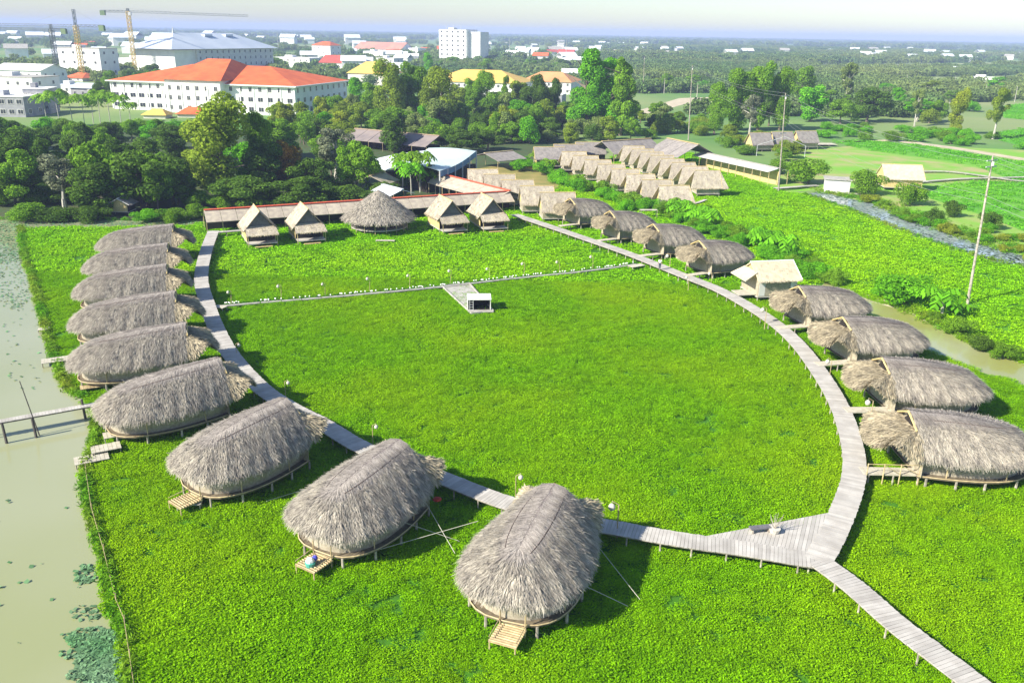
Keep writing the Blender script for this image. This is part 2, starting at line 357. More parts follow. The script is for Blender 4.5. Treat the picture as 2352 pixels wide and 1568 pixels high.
# ragged grass along the banks
def along(poly, step, wob, closed=False):
    P = gp(poly); out = []
    for a, b in zip(P[:-1], P[1:]):
        d = (b - a).length; k = max(1, int(d / step))
        for i in range(k):
            p = a.lerp(b, (i + random.random()) / k); out.append((p.x + random.gauss(0, wob), p.y + random.gauss(0, wob), .02))
    return np.array(out)
c4 = clump('bank_clump', leafmat('bank_leaf', (.14, .38, .01), (.09, .26, .01), (.26, .34, .03), .1), 40, .36, .34, .06, .42, 1.0, 6)
pt = np.concatenate([along([(48, 522), (52, 560), (60, 600), (78, 650), (92, 700), (112, 780), (135, 850), (152, 893), (188, 915)], .14, .18), along([(222, 965), (215, 1030), (196, 1080), (206, 1180), (236, 1280), (262, 1400), (290, 1480), (305, 1600)], .14, .15), along([(-100, 505), (440, 507)], .3, .6),
    along([(1850, 447), (1950, 482), (2050, 521), (2150, 560), (2250, 591), (2352, 615)], .25, .4), along([(1880, 438), (2000, 465), (2120, 510), (2250, 560), (2352, 586)], .15, 1.0), along([(1880, 436), (2000, 458), (2120, 500), (2250, 548), (2352, 572)], .15, 1.6), along([(2080, 708), (2150, 742), (2250, 792), (2352, 828)], .1, .8)])
scatter('bank_grass', pt, RNG.uniform(.6, 1.6, len(pt)), c4)
# lily pads: thick patch near the corner, thin drift at the far end of the pond
padq = []
def pads(cx, cy, rx, ry, n, z=.035):
    c = G(cx, cy); mx = MPP(c)
    for _ in range(n):
        a = random.uniform(0, 6.28); r = math.sqrt(random.random())
        p = G(cx + rx * r * math.cos(a), cy + ry * r * math.sin(a))
        if not bool(inpoly(np.array([p.x]), np.array([p.y]), PONDG)[0]): continue
        q = random.uniform(.06, .2); t = random.uniform(0, 6.28); tl = random.gauss(0, .25), random.gauss(0, .25)
        padq.append([(p.x + q * math.cos(t + k * 1.571), p.y + q * math.sin(t + k * 1.571), z + random.random() * .05 + q * (tl[0] * math.cos(t + k * 1.571) + tl[1] * math.sin(t + k * 1.571)) + .03) for k in range(4)])
PONDG = gp(P_POND)
pads(250, 1482, 46, 34, 420); pads(228, 1520, 56, 44, 620); pads(272, 1548, 44, 44, 520); pads(180, 1502, 46, 12, 70); pads(168, 1462, 30, 7, 36); pads(215, 1552, 60, 22, 260); pads(195, 1318, 26, 22, 70); pads(190, 1335, 20, 8, 26); pads(200, 1130, 14, 45, 90); pads(200, 1410, 40, 20, 40)
pads(15, 560, 60, 45, 1500); pads(60, 515, 300, 7, 900); pads(30, 640, 55, 70, 500); pads(60, 780, 60, 120, 50); pads(90, 1300, 120, 200, 14); pads(215, 1470, 60, 30, 300); pads(360, 514, 110, 6, 300)
o = link('lily_pads', quads_mesh('lily_pads', np.array(padq), PAD)); o['kind'] = 'stuff'
wq = []
for _ in range(1500):
    t = random.random(); q0 = P_CANAL[:6]; i = min(int(t * 5), 4); f = t * 5 - i
    a = G(*q0[i]).lerp(G(*q0[i + 1]), f); b = G(*[(2352, 588), (2352, 588)][0]); e = [(1880, 440), (2000, 467), (2120, 512), (2250, 562), (2352, 588), (2450, 605)]; b = G(*e[i]).lerp(G(*e[i + 1]), f)
    p = a.lerp(b, random.random()); q = random.uniform(.1, .35)
    wq.append([(p.x + q * math.cos(t * 50 + k * 1.571), p.y + q * math.sin(t * 50 + k * 1.571), .06) for k in range(4)])
o = link('canal_weeds', quads_mesh('canal_weeds', np.array(wq), leafmat('canal_weed', (.30, .40, .34), (.10, .18, .12)))); o['kind'] = 'stuff'

# ------------------------------------------------------------------ boardwalks
def spline(pts, step):
    P = [Vector(p) for p in pts]; P = [P[0] * 2 - P[1]] + P + [P[-1] * 2 - P[-2]]; out = []
    for i in range(1, len(P) - 2):
        for k in range(16):
            t = k / 16; a, b, c, d = P[i - 1:i + 3]
            out.append(.5 * ((2 * b) + (c - a) * t + (2 * a - 5 * b + 4 * c - d) * t * t + (3 * b - a - 3 * c + d) * t ** 3))
    out.append(P[-2]); res = [out[0]]; acc = 0
    for a, b in zip(out[:-1], out[1:]):
        d = (b - a).length; s = step - acc
        while s <= d: res.append(a.lerp(b, s / d)); s += step
        acc = (acc + d) % step
    return res
postme = MB().tube((0, 0, -.1), (0, 0, 1.0), .07, .06).mesh('post', POST)
def boardwalk(name, label, pts, w, z=1.0, step=.26, posts=2.3, m=PLANK, short=.9, cat='boardwalk'):
    t = thing(name, label, cat, (0, 0, 0)); pl = MB(); rs = [MB(), MB()]; C = spline(pts, step); prev = None; k = 0
    for i in range(len(C) - 1):
        a, b = C[i], C[i + 1]; d = (b - a); ang = math.atan2(d.y, d.x); c = (a + b) / 2
        pl.box((c.x, c.y, z - .02 + random.uniform(-.008, .008)), (step * .93, w + random.uniform(-.06, .06), .045), ang)
        n = Vector((-d.y, d.x, 0)).normalized()
        e = [a + n * (w / 2 - .12), a - n * (w / 2 - .12)]
        if prev and i % 4 == 0:
            for q in range(2): rs[q].tube((prev[q].x, prev[q].y, z - .12), (e[q].x, e[q].y, z - .12), .065, n=5)
        if prev is None or i % 4 == 0: prev = e
        if i * step >= k * posts:
            k += 1
            for q in e: link('post', postme, t, (q.x, q.y, z - 1.08), 0, (1, 1, 1))
    pl.build('planks', m, t, kind='stuff')
    for r in rs: r.build('edge_beam', POST, t)
    return t
bwL = [(490, 530), (472, 580), (462, 640), (477, 700), (500, 760), (535, 820), (600, 890), (668, 935), (740, 972), (840, 1030), (1000, 1090), (1150, 1148), (1300, 1190), (1420, 1212), (1560, 1237), (1700, 1257), (1830, 1279), (1895, 1289)]
boardwalk('boardwalk', 'grey plank boardwalk curving behind the left row of thatched huts', [G(*p, 1.0).xy.to_3d() for p in bwL], 1.85)
bwR = [(1880, 1286), (1925, 1200), (1958, 1110), (1962, 1050), (1948, 985), (1925, 925), (1890, 865), (1840, 797), (1790, 749), (1730, 708), (1650, 664), (1560, 628), (1450, 584), (1350, 549), (1250, 515), (1180, 492)]
boardwalk('boardwalk', 'grey plank boardwalk running along the right row of thatched huts', [G(*p, 1.0).xy.to_3d() for p in bwR], 1.85, z=1.008)
bwX = [(1880, 1286), (1960, 1345), (2060, 1432), (2160, 1508), (2260, 1585), (2420, 1720)]
boardwalk('boardwalk', 'straight plank walkway leaving the junction toward the lower right corner', [G(*p, 1.0).xy.to_3d() for p in bwX], 1.8, z=1.016)
t = thing('triangular_deck', 'triangular grey deck filling the corner where the boardwalks meet', 'deck')
A, B, Cc = G(1610, 1232, 1.0), G(1905, 1176, 1.0), G(1885, 1282, 1.0)
dk = MB(); n = 30
for i in range(n):
    f0, f1 = i / n, (i + .94) / n
    a0, a1 = A.lerp(B, f0), A.lerp(B, f1); b0, b1 = A.lerp(Cc, f0), A.lerp(Cc, f1)
    zz = .985 + random.uniform(-.006, .006)
    dk.prism([(a0.x, a0.y), (b0.x, b0.y), (b1.x, b1.y), (a1.x, a1.y)][::1], zz - .05, zz)
dk.build('planks', PLANK, t, kind='stuff')
MB().tube((A.x, A.y, .88), (B.x, B.y, .88), .07).build('edge_beam', POST, t)
for f in (.2, .45, .7, .95):
    p = A.lerp(B, f); link('post', postme, t, (p.x, p.y, -.08))
bwT = [(487, 533), (520, 531), (560, 528)]
boardwalk('boardwalk', 'short walkway from the curved boardwalk to the first gable cabin', [G(*p, 1.0).xy.to_3d() for p in bwT], 1.0, z=.992)
# thin causeway across the middle of the pond, with its fringe and basin
cw = [(508, 709), (600, 701), (740, 690), (885, 677), (1020, 664), (1180, 645), (1330, 630), (1410, 620), (1462, 612)]
P = [G(*p) for p in cw]; t = thing('causeway', 'narrow pale concrete causeway crossing the green pond between both boardwalks', 'causeway')
for a, b in zip(P[:-1], P[1:]):
    n = max(1, int((b - a).length / 2.5))
    for k in range(n):
        p, q = a.lerp(b, k / n), a.lerp(b, (k + .97) / n); c = (p + q) / 2
        MB().box((c.x, c.y, .36 + random.uniform(-.015, .015)), ((q - p).length, .42, .14), math.atan2((b - a).y, (b - a).x)).build('slab', CONC, t)
q = []
for a, b in zip(P[:-1], P[1:]):
    for k in range(int((b - a).length * 14)):
        p = a.lerp(b, random.random()); q.append((p.x + random.gauss(0, .12), p.y + .55 + random.gauss(0, .13), .1))
fr = clump('fringe_clump', leafmat('fringe_leaf', (.05, .22, .03), (.03, .14, .03)), 14, .22, .3, .08, .5, 1.2, 9)
scatter('causeway_fringe', np.array(q), RNG.uniform(.6, 1.2, len(q)), fr)
wt = []
for x, y, _ in q[::7]:
    s = .07; wt.append([(x - s, y - .1, .55), (x + s, y - .1, .55), (x + s, y, .68), (x - s, y, .68)])
o = link('white_flowers', quads_mesh('white_flowers', np.array(wt), WHITE)); o['kind'] = 'stuff'
def cplate(x, y, name, label, L, Wd, z, rz, m=CONC, posts=True, loc=None, cat='platform'):
    p = loc or G(x, y, z); t = thing(name, label, cat, (p[0], p[1], 0), rz); n = max(2, int(L / .3))
    for k in range(n): MB().box(((k + .5) / n * L - L / 2, 0, z), (L / n * .93, Wd + random.uniform(-.03, .03), .05)).build('plank', m, t)
    for sx in (-1, 1):
        for sy in (-1, 1): MB().tube((sx * (L / 2 - .1), sy * (Wd / 2 - .08), -.1), (sx * (L / 2 - .1), sy * (Wd / 2 - .08), z - .03), .05).build('leg', POST, t)
    return t
cplate(1462, 610, 'landing', 'small pale plank landing joining the causeway to the right boardwalk', 2.6, 1.2, .62, rad(35), PLANKY)
cplate(505, 704, 'landing', 'small pale plank landing joining the causeway to the left boardwalk', 1.6, 1.0, .62, rad(-20), PLANKY)
# basin ramp with the little box shelter
t = thing('concrete_basin', 'pale concrete ramp basin reaching down from the causeway', 'basin')
r = [G(1015, 662), G(1078, 656), G(1133, 720), G(1083, 726)]
MB().prism([(p.x, p.y) for p in r], 0, .30).build('floor_slab', CONC, t)
for a, b in ((0, 3), (1, 2), (0, 1), (3, 2)):
    c = (r[a] + r[b]) / 2; d = r[b] - r[a]; MB().box((c.x, c.y, .36 + .003 * a), (d.length, .16, .20), math.atan2(d.y, d.x)).build('rim', CONC, t)
bx = G(1100, 712); t = thing('box_shelter', 'small open-fronted pale box shelter standing at the end of the ramp', 'shelter', (bx.x, bx.y, .3), rad(4))
b = MB(); b.box((0, 0, 1.5), (3.1, 2.6, .1)); b.build('roof', OFFW, t)
MB().box((-1.45, 0, .73), (.08, 2.4, 1.42)).build('side_panel', OFFW, t); MB().box((1.45, 0, .73), (.08, 2.4, 1.42)).build('side_panel', OFFW, t)
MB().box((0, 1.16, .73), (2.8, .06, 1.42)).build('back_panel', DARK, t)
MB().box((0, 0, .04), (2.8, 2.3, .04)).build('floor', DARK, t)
MB().box((.2, -1.75, .12), (3.2, .7, .12)).build('step', CONC, t)
lad = thing('ladder', 'short pale ladder leaning in the open front of the box shelter', 'ladder', (bx.x - .9, bx.y - 1.35, .3), rad(4))
for sx in (-.22, .22): MB().tube((sx, -.3, .05), (sx, .1, 1.45), .03).build('rail', METAL, lad)
for k in range(4): MB().tube((-.22, -.25 + k * .1, .25 + k * .3), (.22, -.25 + k * .1, .25 + k * .3), .025).build('rung', METAL, lad)

# ------------------------------------------------------------------ thatch helpers and boat-shaped huts
def shag(name, pts, dirs, nrmls, L, m, seed=1, wd=.05, lift=.16, jit=.22):
    r = np.random.default_rng(seed); n = len(pts); P = np.asarray(pts); D = nrm(np.asarray(dirs)); N = nrm(np.asarray(nrmls))
    D = nrm(D + r.normal(0, jit, (n, 3))); S_ = nrm(np.cross(D, N)); l = (L * r.uniform(.6, 1.25, n))[:, None]; w = (wd * r.uniform(.6, 1.4, n))[:, None]
    a = P + N * .02 - S_ * w; b = P + N * .02 + S_ * w; tip = P + D * l + N * (lift * r.uniform(.1, 1, n))[:, None] - np.array([0, 0, 1]) * (l * .12)
    Q = np.stack([a, b, tip + S_ * w * .35, tip - S_ * w * .35], 1)
    return quads_mesh(name, Q, m)
def boat_outline(L, wg, wm, n, inset=0.):
    """from the gable corner on +y round the nose to the gable corner on -y"""
    x0 = .52 * L; out = []
    for k in range(n + 1):
        t = k / n; s = 1 if t <= .5 else -1; q = t if t <= .5 else 1 - t     # q 0..0.5
        if q < .25:
            f = q / .25; x = x0 * f; y = wg + (wm - wg) * math.sin(f * math.pi / 2)
        else:
            th = (q - .25) / .25 * math.pi / 2; x = x0 + (L - inset - x0) * math.sin(th) ; y = wm * math.cos(th) ** .6
        y = max(0, y - inset) if q < .499 else 0
        out.append((x, s * y))
    return out
def roof_surf(L, wg, wm, xr, zr, ze, n=64, m=10, droop=.9, over=.2):
    O = boat_outline(L, wg, wm, n); V = np.zeros((n + 1, m + 1, 3))
    for i, (x, y) in enumerate(O):
        rx = -over + (xr + over) * min(1, (x / L) ** 1.0); z1 = zr - droop * max(0, rx / xr) ** 2 + .12 * math.exp(-((rx + over) / .8) ** 2)
        e = ze + .07 * math.sin(i * 1.7) + .05 * math.sin(i * .6 + 2)
        for j in range(m + 1):
            s = j / m; V[i, j] = (rx + (x - rx) * s, y * s, z1 - (z1 - e) * s ** 1.85)
    return V
def grid_mesh(name, V, m, smooth=True, mats=None):
    n, k = V.shape[0] - 1, V.shape[1] - 1
    f = [(i * (k + 1) + j, (i + 1) * (k + 1) + j, (i + 1) * (k + 1) + j + 1, i * (k + 1) + j + 1) for i in range(n) for j in range(k)]
    me = bpy.data.meshes.new(name); me.from_pydata(V.reshape(-1, 3).tolist(), [], f); me.materials.append(m)
    if smooth: me.polygons.foreach_set('use_smooth', [True] * len(f))
    me.update(); return me
def surf_points(V, n, smin, smax, rng, bias=1.):
    a, b = V.shape[0] - 1, V.shape[1] - 1
    cl = np.linalg.norm(np.diff(V, axis=0), axis=2)[:, :b]; rl = np.linalg.norm(np.diff(V, axis=1), axis=2)[:a, :]
    jj = np.arange(b) / b; wgt = cl * rl * ((jj >= smin) & (jj < smax))[None, :]; wgt = (wgt / wgt.sum()).ravel()
    idx = rng.choice(a * b, n, p=wgt); i, j = idx // b, idx % b; u = rng.uniform(0, 1, n)[:, None]; v = rng.uniform(0, 1, n)[:, None]
    p00, p10, p01, p11 = V[i, j], V[i + 1, j], V[i, j + 1], V[i + 1, j + 1]
    P = (p00 * (1 - u) + p10 * u) * (1 - v) + (p01 * (1 - u) + p11 * u) * v
    D = (p01 - p00) * (1 - u) + (p11 - p10) * u; A_ = (p10 - p00) + (p11 - p01)
    N = nrm(np.cross(nrm(D), nrm(A_))); N[N[:, 2] < 0] *= -1
    return P, D, N
RSTRAW = mat('ridge_straw', (.36, .32, .285), (.26, .23, .21), 1.1, .95, 0, island=.4, spec=.05)
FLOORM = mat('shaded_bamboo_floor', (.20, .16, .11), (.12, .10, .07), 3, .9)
def boat_hut(name, label, L, wg, wm, xr, zr, ze, seed, nose_deck, group, m=STRAW, blades=32000):
    t = thing(name, label, 'hut', (0, 0, 0), 0, group); r = np.random.default_rng(seed)
    V = roof_surf(L, wg, wm, xr, zr, ze)
    roof = link('roof', grid_mesh('roof', V, THATCH), t)
    # woven ridge band, standing proud of the shaggy part
    B = V[:, :4].copy(); B[:, :, 2] += .06
    link('ridge_cover', grid_mesh('ridge_cover', B, RIDGE), roof)
    for sgn in (0, 1):
        rng_ = range(2, 27) if sgn == 0 else range(38, 63)
        MB().path([tuple(V[i, 3] + np.array([0, 0, .10])) for i in rng_], .035, 4).build('binding_pole', mat('dark_pole', (.10, .07, .06), None, 1), roof)
    P1, D1, N1 = surf_points(V, int(blades * .80), .28, 1.01, r); P2, D2, N2 = surf_points(V, int(blades * .20), .88, 1.01, r)
    P3, D3, N3 = surf_points(V, int(blades * .10), .10, .3, r)
    me = shag('thatch', np.concatenate([P1, P2, P3]), np.concatenate([D1, D2 + np.array([0, 0, -.25]), D3]), np.concatenate([N1, N2, N3]), np.concatenate([np.full(len(P1), .52), np.full(len(P2), .68), np.full(len(P3), .28)]), m, seed, .024, .12)
    o = link('thatch', me, roof); o['kind'] = 'stuff'
    P4, D4, N4 = surf_points(V, int(blades * .16), .0, .3, r); P4 = P4 + np.array([0, 0, .075])
    o = link('ridge_straw', shag('ridge_straw', P4, D4, N4, np.full(len(P4), .75), RSTRAW, seed + 9, .022, .03, .05), roof); o['kind'] = 'stuff'
    # canopy over the entrance
    n, k = 30, 7; Cn = np.zeros((n + 1, k + 1, 3)); rx_, ry_ = 2.7, 3.0
    for i in range(n + 1):
        ph = -math.pi / 2 + math.pi * i / n; ox, oy = -rx_ * abs(math.cos(ph)) ** .7 - .1, ry_ * math.sin(ph)
        e = ze + .05 + 1.0 * math.exp(-((abs(ph) - rad(58)) / rad(17)) ** 2) + .05 * math.sin(i * 2.1)
        for j in range(k + 1):
            s = j / k; Cn[i, j] = (.05 + (ox - .05) * s, 1.5 * math.sin(ph) * (1 - s) + oy * s, (zr - .85) - (zr - .85 - e) * s ** 1.5)
    can = link('entrance_canopy', grid_mesh('entrance_canopy', Cn, THATCH), t)
    Pc, Dc, Nc = surf_points(Cn, int(blades * .22), 0, 1.01, r)
    o = link('thatch', shag('thatch', Pc, Dc, Nc, np.full(len(Pc), .5), STRAWY if m is STRAW else m, seed + 1, .045, .12), can); o['kind'] = 'stuff'
    # gable end: matting with a dark vent
    g = [tuple(V[0, j] + np.array([.30, 0, -.05])) for j in range(V.shape[1])]; g2 = [tuple(V[-1, j] + np.array([.30, 0, -.05])) for j in range(V.shape[1])]
    g = [(.2, p[1], p[2]) for p in g]; g2 = [(.2, p[1], p[2]) for p in g2]
    MB().poly(g + [(.2, wg, 1.0), (.2, -wg, 1.0)] + g2[::-1]).build('gable', MATTING, t)
    MB().poly([(-.1, -.9, zr - .95), (-.1, .9, zr - .95), (-.16, 0, zr - .1)]).build('vent', DARK, t)
    MB().tube((-.24, 0, zr + .14), (-.2, 1.75, zr - .75), .08).build('barge_board', BAMBOOY, t); MB().tube((-.24, 0, zr + .14), (-.2, -1.75, zr - .75), .08).build('barge_board', BAMBOOY, t)
    # floor, walls, stilts
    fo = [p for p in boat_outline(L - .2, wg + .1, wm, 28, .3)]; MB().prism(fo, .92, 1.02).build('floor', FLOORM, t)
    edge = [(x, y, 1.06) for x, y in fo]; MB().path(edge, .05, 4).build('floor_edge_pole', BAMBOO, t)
    wo = boat_outline(L, wg, wm, 28, .85); w = MB()
    for a, b in zip(wo[:-1], wo[1:]): w.poly([(a[0], a[1], 1.02), (b[0], b[1], 1.02), (b[0], b[1], ze + .55), (a[0], a[1], ze + .55)])
    w.build('wall', MATTING, t)
    for i in list(range(0, 29, 3)): link('post', postme, t, (fo[i][0], fo[i][1] * .98, 0), 0, (1.5, 1.5, .95))
    for i in (3, 9, 19, 25): MB().tube((wo[i][0], wo[i][1] * 1.12, 1.02), (wo[i][0], wo[i][1] * 1.12, ze + .6), .05).build('pillar', BAMBOO, t)
    rl = MB()
    if nose_deck:
        DY = .55
        dkk = link('nose_deck', MB().box((L + .35, DY, .74), (1.9, 1.75, .07)).mesh('nose_deck', BAMBOO), t)
        for k in range(9): MB().tube((L - .56 + k * .22, DY - .87, .80), (L - .56 + k * .22, DY + .87, .80), .05, n=5).build('slat', BAMBOO, dkk)
        for k in range(3): MB().box((L - 1.1 + k * .22, DY, .99 - k * .05), (.16, 1.6, .05)).build('step', BAMBOO, t)
        for sx in (L - .5, L + 1.25):
            for sy in (DY - .8, DY + .8): MB().tube((sx, sy, -.1), (sx, sy, .78 if sx > L else 1.9), .05).build('post', BAMBOO, t)
        for sy in (DY - .84, DY + .84): MB().tube((L - .5, sy, 1.15), (L + 1.25, sy, 1.05), .03).build('rail', BAMBOO, t)
    return t
GL, GR = 'boat-shaped thatched huts on the left curve', 'boat-shaped thatched huts on the right row'
Lh = [((400, 516), (228, 565)), ((388, 560), (198, 615)), ((385, 608), (175, 672)), ((405, 670), (166, 743)), ((430, 743), (163, 830)), ((508, 825), (222, 950)), ((660, 920), (380, 1095)), ((920, 1015), (657, 1235)), ((1275, 1117), (1110, 1382))]
LL = ['farthest boat-shaped thatched hut of the left curve, at the back edge of the pond', 'boat-shaped thatched hut second from the back on the left curve', 'boat-shaped thatched hut third from the back on the left curve', 'boat-shaped thatched hut on the left curve beside the end of the causeway', 'boat-shaped thatched hut next to the small white jetty on the left shore', 'boat-shaped thatched hut beside the wooden pier on the left', 'boat-shaped thatched hut overhanging the boardwalk below the pier', 'boat-shaped thatched hut with a teal tub on its front step', 'largest nearest thatched hut at bottom centre with a bare bamboo step']
protoL = boat_hut('thatched_hut', LL[8], 9.9, 3.0, 3.8, 6.9, 5.5, 3.0, 11, True, GL)
protoL2 = boat_hut('thatched_hut', LL[5], 10.6, 2.9, 3.8, 7.6, 5.4, 2.85, 23, False, GL)
for i, (a, b) in enumerate(Lh):
    p = G(*a, 5.4); q = G(*b, 2.3); d = q - p; ang = math.atan2(d.y, d.x) ; l = math.hypot(d.x, d.y) / 11.
    pr = protoL if i >= 6 else protoL2
    o = pr if i in (5, 8) else copy_tree(pr, label=LL[i])
    if i >= 6: ang = (rad(-129), rad(-122), rad(-111))[i - 6]; l = (.95, .93, .93)[i - 6]
    else: l *= 11 / 10.6 * .97; ang += rad(4)
    o.location = (p.x + .3 * math.cos(ang), p.y + .3 * math.sin(ang), 0); o.rotation_euler = (0, 0, ang); o.scale = (l, 1.0 if i > 4 else .95, 1)
Rh = [((1312, 456), 32, 0.95, 'boat-shaped thatched hut farthest up the right row, next to the gable huts'),
      ((1403, 485), 30, 0.95, 'boat-shaped thatched hut second from the top of the right row'),
      ((1503, 515), 27, 0.98, 'boat-shaped thatched hut third from the top of the right row, above the lamp post'),
      ((1608, 553), 30, 1, 'boat-shaped thatched hut just above the square pale-roofed hut'),
      ((1838, 658), 16, 1, 'boat-shaped thatched hut just below the square pale-roofed hut'),
      ((1940, 729), 13, 1.04, 'boat-shaped thatched hut on the right row between two similar huts by the creek'),
      ((2032, 823), 3, 1.07, 'boat-shaped thatched hut second from the bottom of the right row'),
      ((2094, 945), -1, 1.1, 'nearest boat-shaped thatched hut of the right row, with a railed footbridge')]
protoR = boat_hut('thatched_hut', Rh[7][3], 9.2, 2.8, 3.6, 6.5, 5.3, 2.95, 31, False, GR)
# footbridge of the right huts, on their near side
fb = link('footbridge', MB().box((-1.6, -1.9, .97), (4.4, 1.1, .07)).mesh('footbridge', PLANKY), protoR)
for k in range(16): MB().box((-3.66 + k * .275, -1.9, 1.03), (.24, 1.12, .035)).build('plank', PLANKY, fb)
for x, y in ((-3.4, -2.4), (-1.6, -2.4), (0.2, -2.4), (-3.4, -1.4), (-1.6, -1.4)): link('post', postme, protoR, (x, y, -.06))
for i, (a, dg, sc, lb) in enumerate(Rh):
    p = G(*a, 5.4); ang = rad(dg); o = protoR if i == 7 else copy_tree(protoR, label=lb)
    o.location = (p.x, p.y, 0); o.rotation_euler = (0, 0, ang); o.scale = (sc, sc, 1)
rail = thing('bamboo_railing', 'bamboo railing with diagonal braces beside the footbridge of the nearest right hut', 'railing', protoR.location, protoR.rotation_euler[2]); rail.scale = protoR.scale
pp = [(-3.6, -2.5), (-2.4, -2.5), (-1.2, -2.5), (.2, -2.5)]
for x, y in pp: MB().tube((x, y, .0), (x, y, 2.0), .045).build('post', BAMBOO, rail)
for z in (1.95,): MB().path([(x, y, z) for x, y in pp], .035).build('rail', BAMBOO, rail)
for a, b in zip(pp[1:-1], pp[2:]): MB().tube((a[0], a[1], 1.9), (b[0], b[1], 1.1), .03).build('brace', BAMBOO, rail)

# round hut in the middle of the back row
c = G(872, 528); t = thing('round_hut', 'large round hut with a conical shaggy thatch roof between the gable cabins', 'hut', (c.x, c.y, 0))
n, k = 48, 9; V = np.zeros((n + 1, k + 1, 3)); zt = HT(c, 436) ; zr_ = zt; RR = 6.35
for i in range(n + 1):
    a = -2 * math.pi * i / n
    for j in range(k + 1):
        s = j / k; V[i, j] = (RR * s * math.cos(a), RR * s * math.sin(a), zr_ - (zr_ - 2.5) * (s ** 1.12) + (.06 * math.sin(i * 2.3) if j == k else 0))
rf = link('roof', grid_mesh('roof', V, THATCH), t); r = np.random.default_rng(5); P1, D1, N1 = surf_points(V, 13000, .03, 1.01, r)
o = link('thatch', shag('thatch', P1, D1, N1, np.full(len(P1), .7), STRAW, 8, .05, .13), rf); o['kind'] = 'stuff'
disc = lambda R_, n=24: [(R_ * math.cos(6.283 * i / n), R_ * math.sin(6.283 * i / n)) for i in range(n)]
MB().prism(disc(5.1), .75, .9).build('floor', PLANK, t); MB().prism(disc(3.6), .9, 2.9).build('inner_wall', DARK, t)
for x, y in disc(5.0, 16): MB().tube((x, y, -.1), (x, y, 2.9), .07).build('pillar', BAMBOO, t)
MB().path([(x, y, 1.7) for x, y in disc(5.05, 16)] + [(5.05, 0, 1.7)], .05).build('railing', BAMBOO, t)
cplate(0, 0, 'step_platform', 'low pale plank step in front of the round thatched hut', 3.2, .8, .45, 0, PLANKY, loc=G(885, 552, .45))

# ------------------------------------------------------------------ gable cabins
def thatch_slab(mb, a, b, c, d, th=.14):      # a,b ridge; c,d eave (same order)
    up = Vector((0, 0, th)); a, b, c, d = map(Vector, (a, b, c, d))
    mb.poly([a + up, b + up, d + up, c + up]); mb.poly([c, d, b, a]); mb.poly([c + up, d + up, d, c]); mb.poly([a + up, c + up, c, a]); mb.poly([b, d, d + up, b + up]); mb.poly([a, b, b + up, a + up])
def fringe(mesh_name, segs, m, n, L=.3, seed=3, rows=((.0, 1.), )):
    """segs: (a,b,c,d) slope patches; straw tufts in courses"""
    r = np.random.default_rng(seed); P, D, N = [], [], []
    for a, b, c, d in segs:
        a, b, c, d = (np.array(q) for q in (a, b, c, d)); u = r.uniform(0, 1, n)[:, None]; v = np.where(r.uniform(0, 1, n) < .35, 1., r.uniform(0, 1, n))[:, None]
        e = a * (1 - u) + b * u; f = c * (1 - u) + d * u; P.append(e * (1 - v) + f * v + np.array([0, 0, .15])); dd = f - e; D.append(dd)
        nn = np.cross(b - a, c - a); nn = nn / np.linalg.norm(nn); nn = nn * (1 if nn[2] > 0 else -1); N.append(np.repeat(nn[None], n, 0))
    P, D, N = map(np.concatenate, (P, D, N)); return shag(mesh_name, P, D, N, np.full(len(P), L), m, seed, .05, .05)
